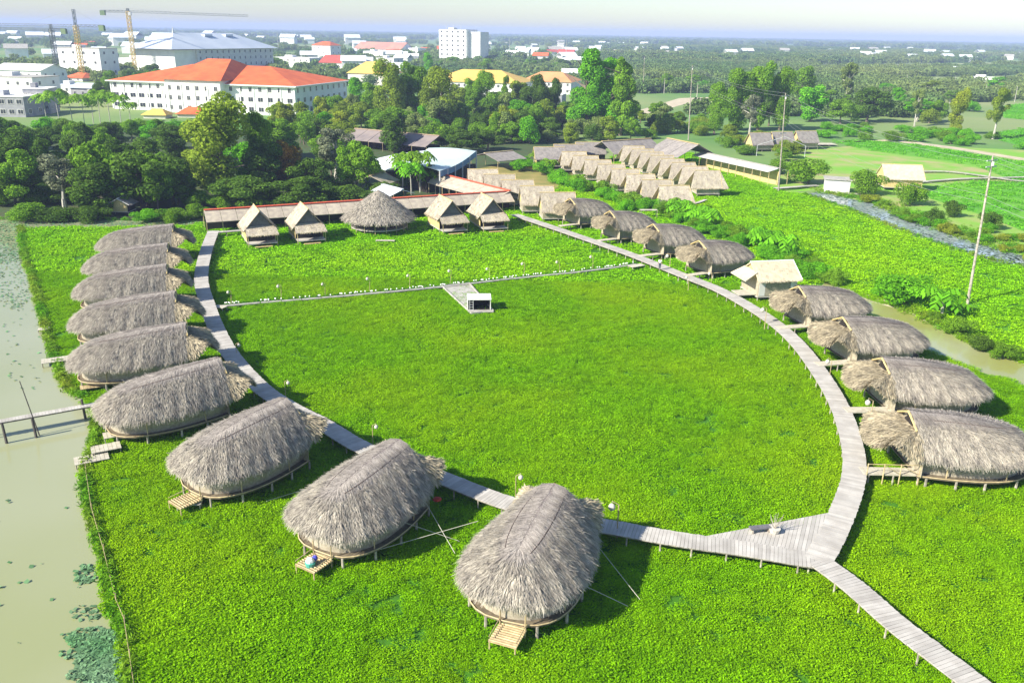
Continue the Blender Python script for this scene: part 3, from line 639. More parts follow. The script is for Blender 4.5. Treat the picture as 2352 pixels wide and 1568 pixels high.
def cabin(name, label, W_, Ld, ze, zr, porch, wallm, group, roofm=SMOOTH, lean=True, trim=BAMBOOY, seed=3, fn=500, flare=0.):
    """ridge along local y, front gable at y=-Ld/2"""
    t = thing(name, label, 'hut', (0, 0, 0), 0, group); h = Ld / 2; w = W_ / 2; ov = .45
    sl = MB(); segs = []
    for s in (-1, 1):
        a, b, c, d = (0, -h - ov, zr), (0, h + .3, zr), (s * (w + .5), -h - ov - flare, ze - .15), (s * (w + .5), h + .3 + flare, ze - .15)
        thatch_slab(sl, a, b, c, d); segs.append((a, b, c, d))
    if porch:
        a, b, c, d = (-w - .1, -h - .02, ze + .55), (w + .1, -h - .02, ze + .55), (-w - .3, -h - 2.1, ze - .55), (w + .3, -h - 2.1, ze - .55)
        pc = MB(); thatch_slab(pc, a, b, c, d); segs2 = [(a, b, c, d)]
    rf = sl.build('roof', roofm, t); o = link('thatch', fringe('thatch', segs, STRAWY if roofm is SMOOTH else roofm, fn, .3, seed), rf); o['kind'] = 'stuff'
    if porch:
        pr = pc.build('porch_roof', roofm, t); o = link('thatch', fringe('thatch', segs2, STRAWY, fn // 2, .3, seed + 4), pr); o['kind'] = 'stuff'
        for x in (-w, w): MB().tube((x, -h - 1.9, -.1), (x, -h - 1.9, ze - .5), .06).build('pillar', BAMBOO, t)
        MB().box((0, -h - 1.0, .75), (W_, 2.0, .1)).build('porch_deck', PLANK, t)
        MB().box((0, -h - 2.35, .35), (W_ * .6, .5, .08)).build('step', BAMBOOY, t)
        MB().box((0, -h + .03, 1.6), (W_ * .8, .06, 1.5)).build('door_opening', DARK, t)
    MB().tube((0, -h - ov - .05, zr + .16), (0, h + .35, zr + .16), .09).build('ridge_cap', trim, t)
    for s in (-1, 1): MB().tube((0, -h - ov - .03, zr + .12), (s * (w + .5), -h - ov - .03, ze - .02), .06).build('barge_board', BARK if porch else trim, t)
    for y in (-h, h): MB().poly([(-w, y, ze), (w, y, ze), (0, y, zr - .05)][:: (1 if y < 0 else -1)]).build('gable', GWALL if porch else BAMBOOY, t)
    for s in (-1, 1): MB().box((s * w, 0, (ze + .8) / 2), (.08, Ld, ze - .8)).build('side_wall', wallm, t)
    MB().box((0, h - .05, (ze + .8) / 2), (W_ - .2, .08, ze - .8)).build('back_wall', wallm, t)
    if not porch: MB().box((0, -h + .05, (ze + .8) / 2), (W_ - .2, .08, ze - .8)).build('front_wall', BAMBOOY, t)
    MB().box((0, 0, .75), (W_ + .2, Ld + .2, .12)).build('floor', PLANK, t)
    for x in (-w, w):
        for y in (-h, 0, h): link('post', postme, t, (x, y, -.25))
    return t
gg = 'gable cabins with porch roofs in the back row'
gc = cabin('gable_cabin', 'gable cabin farthest left of the back row, beside the curved boardwalk', 4.6, 6.2, 2.6, 5.6, True, BAMBOOY, gg)
Gs = [((580, 468), (596, 488), gc['label']), ((686, 462), (708, 482), 'gable cabin second from left, between the first cabin and the round hut'), ((1003, 446), (1039, 464), 'gable cabin just right of the round conical hut'), ((1098, 441), (1133, 460), 'gable cabin at the right end of the back row, beside the boardwalk end')]
for i, (bk_, fr_, lb) in enumerate(Gs):
    p, q = G(*bk_, 5.6), G(*fr_, 5.6); d = p - q; o = gc if i == 0 else copy_tree(gc, label=lb); ang = math.atan2(d.y, d.x) - math.pi / 2
    o.rotation_euler = (0, 0, ang); o.location = (q.x - 3.5 * math.sin(ang), q.y + 3.5 * math.cos(ang), 0)
def row(a, b, n, z, proto, ang, labels, group, sc=1.):
    pa, pb = G(*a, z), G(*b, z)
    for i in range(n):
        f = i / (n - 1); p = pa.lerp(pb, f); lab = labels(i, n)
        o = proto if i == 0 else copy_tree(proto, label=lab)
        o['label'] = lab; o.location = (p.x, p.y, 0); o.rotation_euler = (0, 0, ang + random.gauss(0, .02)); o.scale = (sc, sc, sc)
ORD = ['first', 'second', 'third', 'fourth', 'fifth', 'sixth', 'seventh', 'eighth', 'ninth']
rk = cabin('gable_hut', '', 4.4, 6.0, 2.1, 5.2, False, MATTING, 'gable huts in line beyond the boardwalk end')
row((1280, 446), (1108, 392), 5, 5.0, rk, rad(98), lambda i, n: ORD[i] + ' gable hut counting from the boat-shaped huts, in the line beyond the boardwalk end', '')
rk2 = cabin('gable_hut', '', 4.2, 5.6, 2.1, 5.0, False, MATTING, 'gable huts of the near rear row', seed=5, flare=.7)
row((1548, 428), (1318, 350), 8, 5.0, rk2, rad(96), lambda i, n: ORD[i] + ' hut from the near end of the rear row behind the shrub hedge', '')
rk3 = cabin('gable_hut', '', 4.2, 5.0, 2.1, 5.5, False, MATTING, 'gable huts of the far rear row', seed=6, flare=1.5)
row((1624, 394), (1455, 338), 8, 5.4, rk3, rad(97), lambda i, n: ORD[i] + ' hut from the near end of the far rear row facing the open field', '')
# square pale-roofed hut on the right row
p = G(1723, 602, 5.0); t = cabin('square_hut', 'square hut with a pale new thatch roof and white ridge on the right row', 5.0, 5.6, 3.1, 4.9, False, MATTING, None, YELROOF, seed=8, trim=WHITE)
t.location = (p.x + 3.1, p.y + .7, 0); t.rotation_euler = (0, 0, rad(102))
a = MB(); thatch_slab(a, (-1.9, 2.9, 3.9), (1.9, 2.9, 3.9), (-2.3, 4.7, 2.9), (2.3, 4.7, 2.9)); a.build('entrance_canopy', YELROOF, t)
for k in range(6): MB().box((-2.56, -2.3 + k * .92, 1.95), (.05, .86, 2.1)).build('wall_panel', OFFW if k in (0, 5) else MATTING, t)
MB().box((-.8, 4.0, .95), (2.4, 2.6, .1)).build('entrance_deck', PLANKY, t)

# ------------------------------------------------------------------ long panelled roofs behind the cabins
def long_roof(name, label, a, b, wd, zr, ze, m, capm, cat='roofed walkway', pl=2.6, back=True, wallm=None, capw=.34):
    a, b = Vector((a[0], a[1], 0)), Vector((b[0], b[1], 0)); d = b - a; L = d.length; t = thing(name, label, cat, a, math.atan2(d.y, d.x)); n = max(1, int(L / pl)); w = L / n
    for s in (-1, 1) if back else (-1,):
        mb = MB(); thatch_slab(mb, (0, 0, zr), (w * .975, 0, zr), (0, s * wd, ze), (w * .975, s * wd, ze), .1); me = mb.mesh('roof_panel', m)
        for k in range(n): link('roof_panel', me, t, (k * w, 0, random.uniform(-.02, .02)))
    cm = MB().box((w / 2, 0, 0), (w * .98, capw * 2, .12)).mesh('ridge_tile', capm)
    for k in range(n): link('ridge_tile', cm, t, (k * w, 0, zr + .17 + random.uniform(-.01, .01)))
    pm = MB().tube((0, 0, -.1), (0, 0, ze), .07).mesh('pillar', BAMBOO)
    for k in range(0, n + 1):
        for s in (-1, 1): link('pillar', pm, t, (min(k * w, L - .1) + .05, s * (wd - .3), 0))
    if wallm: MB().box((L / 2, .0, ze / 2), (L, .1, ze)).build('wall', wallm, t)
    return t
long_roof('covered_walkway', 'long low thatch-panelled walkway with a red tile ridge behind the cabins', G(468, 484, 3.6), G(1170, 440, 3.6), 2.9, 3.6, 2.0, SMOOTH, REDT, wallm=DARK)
long_roof('covered_walkway', 'diagonal thatched walkway with a red tile ridge leading up to the teal hall', G(1172, 440, 3.7), G(1004, 398, 3.7), 4.2, 3.7, 2.2, SMOOTH, REDT)
long_roof('brown_pavilion', 'long brown thatched pavilion beyond the rear huts', G(1382, 326, 6.0), G(1496, 319, 6.0), 6.0, 6.0, 3.2, SMOOTHD, BAMBOOY, 'pavilion', 4)
long_roof('brown_pavilion', 'brown thatched pavilion standing before the pale-roofed gallery', G(1533, 318, 6.4), G(1606, 333, 6.4), 6.5, 6.4, 3.2, SMOOTHD, BAMBOOY, 'pavilion', 4)
long_roof('long_gallery', 'long bamboo-sided gallery with a flat pale roof at the field edge', G(1612, 350, 3.9), G(1790, 388, 3.9), 3.2, 3.9, 3.2, mat('pale_roof_sheet', (.55, .54, .52), (.46, .45, .43), .5, .8, coord='World'), CONC, 'gallery', 3, wallm=BAMBOOY)
for i, (x, y, lb) in enumerate(((1262, 339, 'low hut left of the two dark-gabled huts in the far cluster'), (1307, 333, 'left one of two dark-gabled brown huts'), (1356, 328, 'right one of two dark-gabled brown huts beside the long brown pavilion'))):
    if i == 0: bk = cabin('brown_hut', lb, 6, 7.5, 2.6, 5.2, False, DARK, 'brown gable huts of the far cluster', SMOOTHD, seed=9)
    o = bk if i == 0 else copy_tree(bk, label=lb); p = G(x, y, 5.2); o.location = (p.x, p.y, 0); o.rotation_euler = (0, 0, rad(-84)); 
for i, (x, y, lb) in enumerate(((1746, 306, 'leftmost of three tiny gable huts by the rice fields'), (1797, 304, 'middle one of three tiny gable huts by the rice fields'), (1852, 302, 'rightmost of three tiny gable huts by the rice fields'))):
    if i == 0: b3 = cabin('field_hut', lb, 5, 6.5, 2.2, 5.4, False, MATTING, 'tiny gable huts by the rice fields', SMOOTHD, seed=9)
    o = b3 if i == 0 else copy_tree(b3, label=lb); p = G(x, y, 5.4); o.location = (p.x, p.y, 0); o.rotation_euler = (0, 0, rad(-78))
cplate(0, 0, 'field_platform', 'long pale platform under the three tiny huts by the rice fields', 26, 5, .6, rad(5), PLANKY, loc=G(1830, 330, .6))
long_roof('rear_shed', 'long brown shed roof half hidden by trees behind the teal hall', G(815, 296, 5), G(1010, 313, 5), 7, 5, 2.5, mat('brown_sheet', (.28, .23, .21), (.20, .17, .17), .3, .9), mat('tan_cap', (.5, .36, .24), None, 1), 'shed', 5, wallm=DARK)
long_roof('dining_shed', 'low dark open dining shed right of the teal hall', G(1112, 353, 4), G(1178, 347, 4), 6, 4, 2.6, SMOOTHD, BAMBOO, 'shed', 4)
# teal hall
t = thing('teal_hall', 'open hall with a sweeping pale teal metal roof and blue fascia', 'hall')
A, B, C_, D_ = G(1010, 393, 5.2), G(1094, 347, 6.8), G(985, 340, 7.5), G(905, 372, 5.0)
def swept(A, B, C, D, sag, n=10):
    V = np.zeros((n + 1, n + 1, 3))
    for i in range(n + 1):
        for j in range(n + 1):
            u, v = i / n, j / n; p = (A.lerp(B, u)).lerp(D.lerp(C, u), v); V[i, j] = (p.x, p.y, p.z - sag * math.sin(math.pi * u) + sag * .5 * math.sin(math.pi * v))
    return V
V = swept(A, B, C_, D_, .7); link('roof', grid_mesh('roof', V, TEALR, False), t)
f = MB()
for i in range(10):
    a, b = Vector(V[i, 0]), Vector(V[i + 1, 0]); dz = Vector((0, 0, 1.3)); f.poly([a - dz, b - dz, b + Vector((0, 0, .05)), a + Vector((0, 0, .05))])
f.build('fascia', TEALD, t)
for i in range(0, 11, 2): MB().tube((V[i, 0][0], V[i, 0][1], 0), tuple(V[i, 0]), .15).build('column', METAL, t)
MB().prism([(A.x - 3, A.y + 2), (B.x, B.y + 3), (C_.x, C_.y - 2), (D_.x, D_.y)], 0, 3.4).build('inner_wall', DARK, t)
t = thing('white_hall', 'low hall with a sweeping white metal roof partly hidden by palms', 'hall')
A, B, C_, D_ = G(885, 392, 3.6), G(975, 370, 5.5), G(975, 346, 6.6), G(845, 369, 5.2)
V = swept(A, B, C_, D_, -.3); link('roof', grid_mesh('roof', V, WHITER, False), t); MB().prism([(A.x, A.y + 2), (B.x, B.y), (C_.x, C_.y - 3), (D_.x + 4, D_.y)], 0, 3).build('inner_wall', DARK, t)
long_roof('white_shed', 'small shed with a white sheet roof behind the round hut', G(878, 425, 3.4), G(925, 437, 3.4), 3, 3.4, 2.4, WHITER, WHITER, 'shed', 3)
long_roof('palm_leaf_shed', 'pale thatched shed under the palms left of the diagonal walkway', G(850, 405, 4), G(880, 395, 4), 4, 4, 2.4, SMOOTH, BAMBOO, 'shed', 3)
# right bank sheds
p = G(1920, 440); t = thing('white_shed', 'small square white shed on the right bank between two trees', 'shed', (p.x, p.y, 0), rad(-16))
MB().box((0, 0, 1.5), (5.5, 4.5, 3)).build('wall', OFFW, t); MB().box((0, 0, 3.1), (6.2, 5.2, .15)).build('roof', CONC, t); MB().box((2.78, -.6, 1.2), (.06, 2, 2.2)).build('door_opening', DARK, t); MB().box((3.6, -3, .2), (4, 1.2, .2)).build('slab', CONC, t)
p = G(2070, 385, 5); t = cabin('straw_hut', 'straw-roofed golden hut beside the rice field on the right', 7, 8.5, 2.8, 5.6, False, BAMBOOY, None, YELROOF, seed=12); t.location = (p.x, p.y, 0); t.rotation_euler = (0, 0, rad(84))
p = G(285, 492); t = cabin('waterside_hut', 'small dark hut with a pale roof at the edge of the wood', 3.2, 3.2, 2.2, 3.2, False, DARK, None, SMOOTHD, seed=13, trim=OFFW); t.location = (p.x, p.y, 0)
boardwalk('field_boardwalk', 'low grey boardwalk crossing between the rice fields on the right', [G(2100, 423), G(2200, 415), G(2300, 412), G(2420, 409)], 1.2, .5, .6, 4)
boardwalk('field_boardwalk', 'low grey boardwalk running off beside the golden straw hut', [G(2060, 400), G(2180, 398), G(2330, 418), G(2420, 425)], 1.2, .5, .6, 4)
boardwalk('field_boardwalk', 'short pale jetty walk below the gallery on the right bank', [G(1780, 437), G(1850, 432), G(1880, 430)], 1.4, .5, .5, 3)
boardwalk('field_boardwalk', 'thin pale walkway through the plants by the last hut of the near rear row', [G(1545, 462), G(1590, 472), G(1622, 463)], .8, .5, .5, 3)

# ------------------------------------------------------------------ left shore: pier, pole, jetties
pa, pb = G(-60, 975, 1.5), G(215, 930, 1.3)
boardwalk('pier', 'narrow weathered wooden pier reaching from the left edge to the pier hut', [pa.xy.to_3d(), pa.lerp(pb, .5).xy.to_3d(), pb.xy.to_3d(), G(240, 925, 1.3).xy.to_3d()], .8, 1.4, .26, 50, cat='pier')
DKP = mat('dark_wet_wood', (.10, .09, .08), (.06, .05, .05), 3, .8)
for x0, y0, x1, y1, lb in ((16, 1018, 2, 968, 'dark leaning pier post nearest the left edge'), (84, 1005, 78, 950, 'dark pier post below the tall pole'), (197, 962, 192, 905, 'dark pier post standing close to the shore')):
    p = G(x0, y0); tag = MB().tube((0, 0, -.3), (-.15, .1, 1.9), .13, .11).build('pier_post', DKP, loc=(p.x, p.y, 0)); setp(tag, lb, 'post', 'posts carrying the pier')
p = G(92, 1000); o = MB().tube((0, 0, -.3), (-1.1, .35, 5.0), .06, .04).build('tall_pole', DKP, loc=(p.x, p.y, 0)); setp(o, 'tall thin dark pole standing in the water beside the pier', 'pole')
cplate(270, 995, 'jetty_step', 'upper pale platform with a blue cloth beside the pier hut', 2.3, 1.3, .8, rad(30), PLANKY)
cplate(243, 1027, 'jetty_step', 'middle pale platform of three stepping down to the pond', 2.3, 1.4, .6, rad(30), PLANKY)
cplate(210, 1052, 'jetty_step', 'lowest pale platform of three at the water edge', 2.6, 1.5, .4, rad(30), PLANKY)
p = G(277, 990, .85); o = MB().sphere((0, 0, .12), .34, 9, 5, .5).build('blue_cloth', BLUE, loc=(p.x, p.y, .82)); setp(o, 'crumpled blue cloth lying on the upper jetty platform', 'cloth')
cplate(126, 826, 'jetty_step', 'small white jetty at the water edge left of the fifth hut', 2.6, 1.5, .5, rad(28), PLANKY)
cplate(212, 886, 'jetty_step', 'small grey bamboo platform among reeds above the pier', 2.2, 1.2, .6, rad(28), BAMBOO)
cplate(100, 755, 'jetty_step', 'tiny pale platform at the pond edge left of the fourth hut', 1.2, .9, .4, rad(20), PLANKY)
cplate(435, 1153, 'jetty_step', 'small grey platform under the nose of the hut below the pier', 1.8, 1.0, .6, rad(10), PLANK)
cplate(1490, 482, 'jetty_step', 'small white platform behind the second hut of the right row', 3.4, 1.2, 1.6, rad(5), PLANKY)
p = G(713, 1298, .8); t = thing('teal_tub', 'teal tub holding white sacks on the front step of a hut', 'tub', (p.x, p.y, .78))
b = MB(); b.tube((0, 0, 0), (0, 0, .3), .3, .36, 12); b.build('tub', TEAL, t); MB().sphere((0, 0, .38), .3, 9, 6, .8).build('sack', WHITE, t); MB().sphere((.25, .3, .4), .2, 8, 5).build('sack', BLUE, t)
p = G(1004, 1150, 1.0); o = MB().sphere((0, 0, .2), .35, 9, 5, .4).build('red_cloth', REDC, loc=(p.x, p.y, .95)); setp(o, 'red cloth lying beside the boardwalk near the teal tub hut', 'cloth')
# bank edge bamboo rail
q = [G(*k) for k in ((198, 1085), (212, 1180), (240, 1275), (268, 1390), (288, 1440), (300, 1520), (312, 1600))]
MB_ = MB().path([(p.x, p.y, .55 + .1 * math.sin(i * 2)) for i, p in enumerate(q)], .018)
for p in q: MB_.tube((p.x, p.y, 0), (p.x + .05, p.y, .9), .03)
setp(MB_.build('bank_rail', BAMBOO), 'long thin bamboo rail along the left bank of the plant bed', 'rail')

# ------------------------------------------------------------------ lanterns
def lantern(label, group):
    t = thing('garden_lantern', label, 'lantern', (0, 0, 0), 0, group)
    MB().tube((0, 0, -.1), (0, 0, 2.5), .045, .035).build('pole', BAMBOO, t)
    MB().tube((0, 0, 2.5), (-.42, 0, 2.75), .025).build('hook', BAMBOO, t); MB().tube((-.42, 0, 2.75), (-.42, 0, 2.6), .012).build('cord', ROPE, t)
    MB().sphere((-.42, 0, 2.34), .22, 10, 8, 1.1).build('shade', LANT, t, smooth=True)
    return t
lamps = [((530, 706), 668), ((645, 694), 655), ((746, 684), 652), ((848, 674), 638), ((940, 666), 632), ((1033, 656), 620), ((1126, 648), 617), ((1203, 640), 604), ((1287, 632), 599), ((1362, 623), 588)]
lp = lantern('', 'round woven lanterns standing along the causeway')
for i, (b, yt) in enumerate(lamps):
    p = G(*b); o = lp if i == 0 else copy_tree(lp); o['label'] = ORD[i] + ' round lantern from the left along the causeway' if i < 9 else 'last round lantern at the right end of the causeway'
    s = min(1.25, max(.8, HT(p, yt) / 2.6)); o.location = (p.x, p.y + .3, 0); o.scale = (s, s, s); o.rotation_euler = (random.gauss(0, .04), random.gauss(0, .05), random.uniform(-.6, .6))
for b, tp, lb in (((545, 830), 812, 'round lantern leaning over the field beside the fifth left hut'), ((657, 920), 892, 'round lantern leaning from the boardwalk behind the pier hut'), ((857, 1025), 990, 'round lantern rising behind the teal tub hut'), ((1184, 1150), 1090, 'round lantern rising behind the nearest thatched hut'), ((1416, 1240), 1135, 'round lantern standing beside the boardwalk right of the nearest hut'),
                  ((1580, 670), 634, 'round lantern beside the boardwalk where the causeway ends'), ((1632, 662), 625, 'round lantern pole in front of the third right hut'), ((1755, 760), 700, 'thin lantern pole in front of the square hut'), ((1537, 628), 575, 'thin lantern pole in front of the second right hut'), ((1995, 985), 918, 'round white lantern drooping toward the boardwalk on the right'), ((1903, 880), 825, 'round white lantern under the canopy of a right row hut')):
    p = G(*b); o = copy_tree(lp, label=lb, group='round lanterns beside the boardwalks'); s = min(1.15, max(.8, HT(p, tp) / 2.6)); o.location = (p.x, p.y, 0); o.scale = (s, s, s)
    o.rotation_euler = (0, 0, math.pi if b[0] in (545, 657, 857, 1184) else 0)
p = G(1778, 1222, 1.0); t = thing('round_planter', 'pale round woven basket with dry twigs on the triangular deck', 'basket', (p.x, p.y, 1.0))
b = MB(); b.tube((0, 0, 0), (0, 0, .35), .3, .42, 12); b.build('basket', LANT, t)
b = MB()
for k in range(16): a = random.uniform(0, 6.28); b.tube((0, 0, .3), (.5 * math.cos(a), .5 * math.sin(a), random.uniform(.8, 1.5)), .02, .01, 4)
b.build('twigs', POST, t)
p = G(1755, 1222, 1.0); t = thing('low_bench', 'low dark curved bench left of the round basket on the triangular deck', 'bench', (p.x - .3, p.y + .1, 1.0), .2)
MB().box((0, 0, .35), (1.5, .5, .08)).build('seat', GWALL, t)
for sx in (-.6, .6): MB().box((sx, 0, .155), (.1, .45, .31)).build('leg', POST, t)
# guy ropes
for i, (a, za, b, lb) in enumerate((((899, 1189), 2.2, (1055, 1242), 'long thin guy rope between the two nearest left huts'), ((977, 1152), 2.2, (1045, 1270), 'steep guy rope crossing between the two nearest left huts'), ((841, 1270), .8, (1098, 1196), 'guy rope running up toward the nearest thatched hut'), ((1380, 1262), 2.2, (1470, 1376), 'steep guy rope right of the nearest thatched hut'), ((1317, 1332), 2.2, (1442, 1391), 'flat guy rope right of the nearest thatched hut'), ((612, 1150), 2.2, (760, 1105), 'guy rope beside the hut below the pier'))):
    A = G(*a, za); B = G(*b, .3 if i != 2 else 2.0); o = MB().tube(A, B, .022, n=4).build('guy_rope', ROPE); setp(o, lb, 'rope', 'guy ropes bracing the huts')

# ------------------------------------------------------------------ power poles and cables
def power_pole(base, top, label, arms, lean=(0, 0)):
    p = G(*base); h = HT(p, top[1]); q = G(*base); t = thing('power_pole', label, 'pole', (p.x, p.y, 0), 0, 'wooden power poles')
    T = None
    for k in range(60):
        x = (k - 30) * .15; u = PR((p.x + x, p.y, h))
        if T is None or abs(u[0] - top[0]) < T[0]: T = (abs(u[0] - top[0]), x)
    x = T[1]; MB().tube((0, 0, -.2), (x, 0, h), .20, .11, 8).build('shaft', POST, t)
    for f in arms: MB().box((x * f, 0, h * f), (2.2, .12, .14), rad(30)).build('crossarm', METAL, t)
    MB().box((x * .97 + .05, -.2, h * .95), (.22, .22, .5)).build('insulator', WHITE, t)
    return t, Vector((p.x + x, p.y, h))
t1, T1 = power_pole((2222, 698), (2280, 358), 'tall leaning power pole standing in the right field', (.97, .93))
t2, T2 = power_pole((1788, 440), (1805, 214), 'tall straight power pole at the end of the long gallery', (.97, .6))
MB().path([(T2.x - 5 - t2.location.x, 0, 8.0), (T2.x - 5 - t2.location.x, 0, 10.5), (0, 0, 12.5), (5, 0, 10.5), (5, 0, 8)], .06).build('wire_frame', METAL, t2)
t3, T3 = power_pole((1581, 322), (1590, 150), 'thin far power pole left of the bamboo gallery', (.97,))
t4, T4 = power_pole((1477, 215), (1480, 130), 'thin far power pole beside the bright conical tree', (.97,))
T0 = T1 + (T1 - T2).normalized() * 70 + Vector((18, 0, -2))
ci = 0
def wire(a, b, sag, label):
    pts = [a.lerp(b, k / 12) - Vector((0, 0, sag * 4 * (k / 12) * (1 - k / 12))) for k in range(13)]
    setp(MB().path(pts, .02, 3).build('power_cable', CABLE), label, 'cable', 'power cables strung between the poles')
for k, off in enumerate((0, -.8, -5.0, -6.0)):
    d = Vector((.3 * (k % 2) * 2 - .3, 0, off)); wire(T1 + d, T2 + d, 1.6 + .3 * k, '%s power cable from the top between the two tall poles' % ORD[k])
    wire(T1 + d, T0 + d, 1.5, '%s power cable from the top, leaving the right edge of the photo' % ORD[k]); wire(T2 + d, T3 + Vector((0, 0, off * .7)), 1.5, '%s power cable from the top running back to the thin far pole' % ORD[k])

# ------------------------------------------------------------------ person
p = G(1515, 619, 1.0); t = thing('person', 'person in a white shirt and dark trousers walking on the right boardwalk', 'person', (p.x, p.y, 1.03), rad(-20))
def skin(name, V, E, R, m, parent):
    me = bpy.data.meshes.new(name); me.from_pydata(V, E, []); me.materials.append(m); o = link(name, me, parent)
    md = o.modifiers.new('s', 'SKIN'); me.skin_vertices[0].data.foreach_get('radius', [0.] * len(V) * 2) if False else None
    for i, r in enumerate(R): me.skin_vertices[0].data[i].radius = (r, r) if not isinstance(r, tuple) else r
    me.skin_vertices[0].data[0].use_root = True; sb = o.modifiers.new('u', 'SUBSURF'); sb.levels = 1; sb.render_levels = 1; return o
def mk_person():
    V = [(0, 0, .92), (0, 0, 1.15), (0, 0, 1.38), (0, 0, 1.48), (0, -.01, 1.60), (0, -.01, 1.70), (.09, 0, .88), (.10, -.10, .48), (.10, -.18, .06), (.10, -.30, .03), (-.09, 0, .88), (-.10, .08, .48), (-.10, .16, .06), (-.10, .05, .03),
         (.19, 0, 1.40), (.24, .06, 1.12), (.23, -.06, .88), (.23, -.09, .78), (-.19, 0, 1.40), (-.24, -.06, 1.12), (-.23, -.14, .90), (-.23, -.18, .80)]
    E = [(0, 1), (1, 2), (2, 3), (3, 4), (4, 5), (0, 6), (6, 7), (7, 8), (8, 9), (0, 10), (10, 11), (11, 12), (12, 13), (2, 14), (14, 15), (15, 16), (16, 17), (2, 18), (18, 19), (19, 20), (20, 21)]
    R = [.12, .12, .13, .05, .09, .075, .08, .055, .04, .03, .08, .055, .04, .03, .055, .04, .03, .035, .055, .04, .03, .035]
    skin('body', V, E, R, SKIN, t)
    skin('shirt', [V[0], V[1], V[2], V[14], V[15], V[18], V[19]], [(0, 1), (1, 2), (2, 3), (3, 4), (2, 5), (5, 6)], [.15, .15, .16, .08, .06, .08, .06], SHIRT, t)
    skin('trousers', [V[0], V[6], V[7], V[8], V[10], V[11], V[12]], [(0, 1), (1, 2), (2, 3), (0, 4), (4, 5), (5, 6)], [.15, .105, .08, .06, .105, .08, .06], TROU, t)
    MB().sphere((0, .01, 1.67), .11, 10, 6, .8).build('hair', HAIR, t)
mk_person()
# ------------------------------------------------------------------ buildings beyond the wood
WM = {}; TREES_LATER = []
def window(parent, pos, ang, w, h):
    k = (round(w, 1), round(h, 1))
    if k not in WM:
        a = MB(); a.box((0, -.06, h / 2 + .05), (w + .24, .12, .12)); a.box((0, -.06, -h / 2 - .05), (w + .3, .16, .12)); a.box((-w / 2 - .06, -.06, 0), (.12, .12, h)); a.box((w / 2 + .06, -.06, 0), (.12, .12, h)); a.box((0, -.05, 0), (.07, .08, h))
        WM[k] = (a.mesh('window', OFFW), MB().box((0, -.02, 0), (w, .04, h)).mesh('pane', GLASS))
    o = link('window', WM[k][0], parent, pos, ang); link('pane', WM[k][1], o)
def frame(a, b):
    a, b = Vector((a[0], a[1], 0)), Vector((b[0], b[1], 0)); d = b - a; return a, d.length, math.atan2(d.y, d.x)
def hip(L, D, z0, z1, ov=1.0, inset=None, x0=0, y0=0):
    i = min(D / 2, L * .28) if inset is None else inset; m = MB(); a = [(x0 - ov, y0 - ov, z0), (x0 + L + ov, y0 - ov, z0), (x0 + L + ov, y0 + D + ov, z0), (x0 - ov, y0 + D + ov, z0)]
    r = [(x0 + i, y0 + D / 2, z1), (x0 + L - i, y0 + D / 2, z1)]
    if L - 2 * i < .5: r = [(x0 + L / 2 - .1, y0 + D / 2, z1), (x0 + L / 2 + .1, y0 + D / 2, z1)]
    m.poly([a[0], a[1], r[1], r[0]]); m.poly([a[1], a[2], r[1]]); m.poly([a[2], a[3], r[0], r[1]]); m.poly([a[3], a[0], r[0]]); m.poly(a[::-1]); return m
def grid_windows(t, L, z0, z1, rows, cols, w, h, D=0, side=0, y=0, x0=0):
    for r_ in range(rows):
        z = z0 + (z1 - z0) * (r_ + .55) / rows
        for c in range(cols): window(t, (x0 + L * (c + .5) / cols, y, z), 0, w, h)
        for c in range(side): window(t, (x0 + L, y + D * (c + .5) / side, z), rad(90), w, h)
def block(name, label, pl, pr, ytop, depth, wall=OFFW, roof=None, rm=ORANGE, rh=3, rows=2, cols=5, side=2, ww=1.2, wh=1.4, cat='building', group=None, parapet=True, ov=.8):
    dx = pr[0] - pl[0]; f_ = max(0., min(1., (240 - pl[1]) / 80)); pl = (pl[0], pl[1] - .012 * dx * f_); pr = (pr[0], max(pr[1], pl[1] + (.0175 + .018) * dx) if f_ else pr[1])
    a, L, ang = frame(G(*pl), G(*pr)); h = HT(G(*pl), ytop); t = thing(name, label, cat, a, ang, group)
    MB().box((L / 2, depth / 2, h / 2), (L, depth, h)).build('wall', wall, t)
    if roof == 'hip': hip(L, depth, h, h + rh, ov).build('roof', rm, t)
    elif roof == 'gable':
        m = MB(); thatch_slab(m, (-ov, depth / 2, h + rh), (L + ov, depth / 2, h + rh), (-ov, -ov, h), (L + ov, -ov, h), .15); thatch_slab(m, (-ov, depth / 2, h + rh), (L + ov, depth / 2, h + rh), (-ov, depth + ov, h), (L + ov, depth + ov, h), .15); m.build('roof', rm, t)
        for x in (0, L): MB().poly([(x, 0, h), (x, depth, h), (x, depth / 2, h + rh)]).build('gable', wall, t)
    elif parapet:
        MB().box((L / 2, depth / 2, h + .15), (L + .5, depth + .5, .3)).build('roof', rm if roof == 'flat' else CONC, t)
        MB().box((L * .3, depth / 2, h + 1.2), (L * .2, depth * .3, 1.8)).build('stair_head', wall, t)
    if rows and cols: grid_windows(t, L, 0, h, rows, cols, ww, wh, depth, side)
    return t
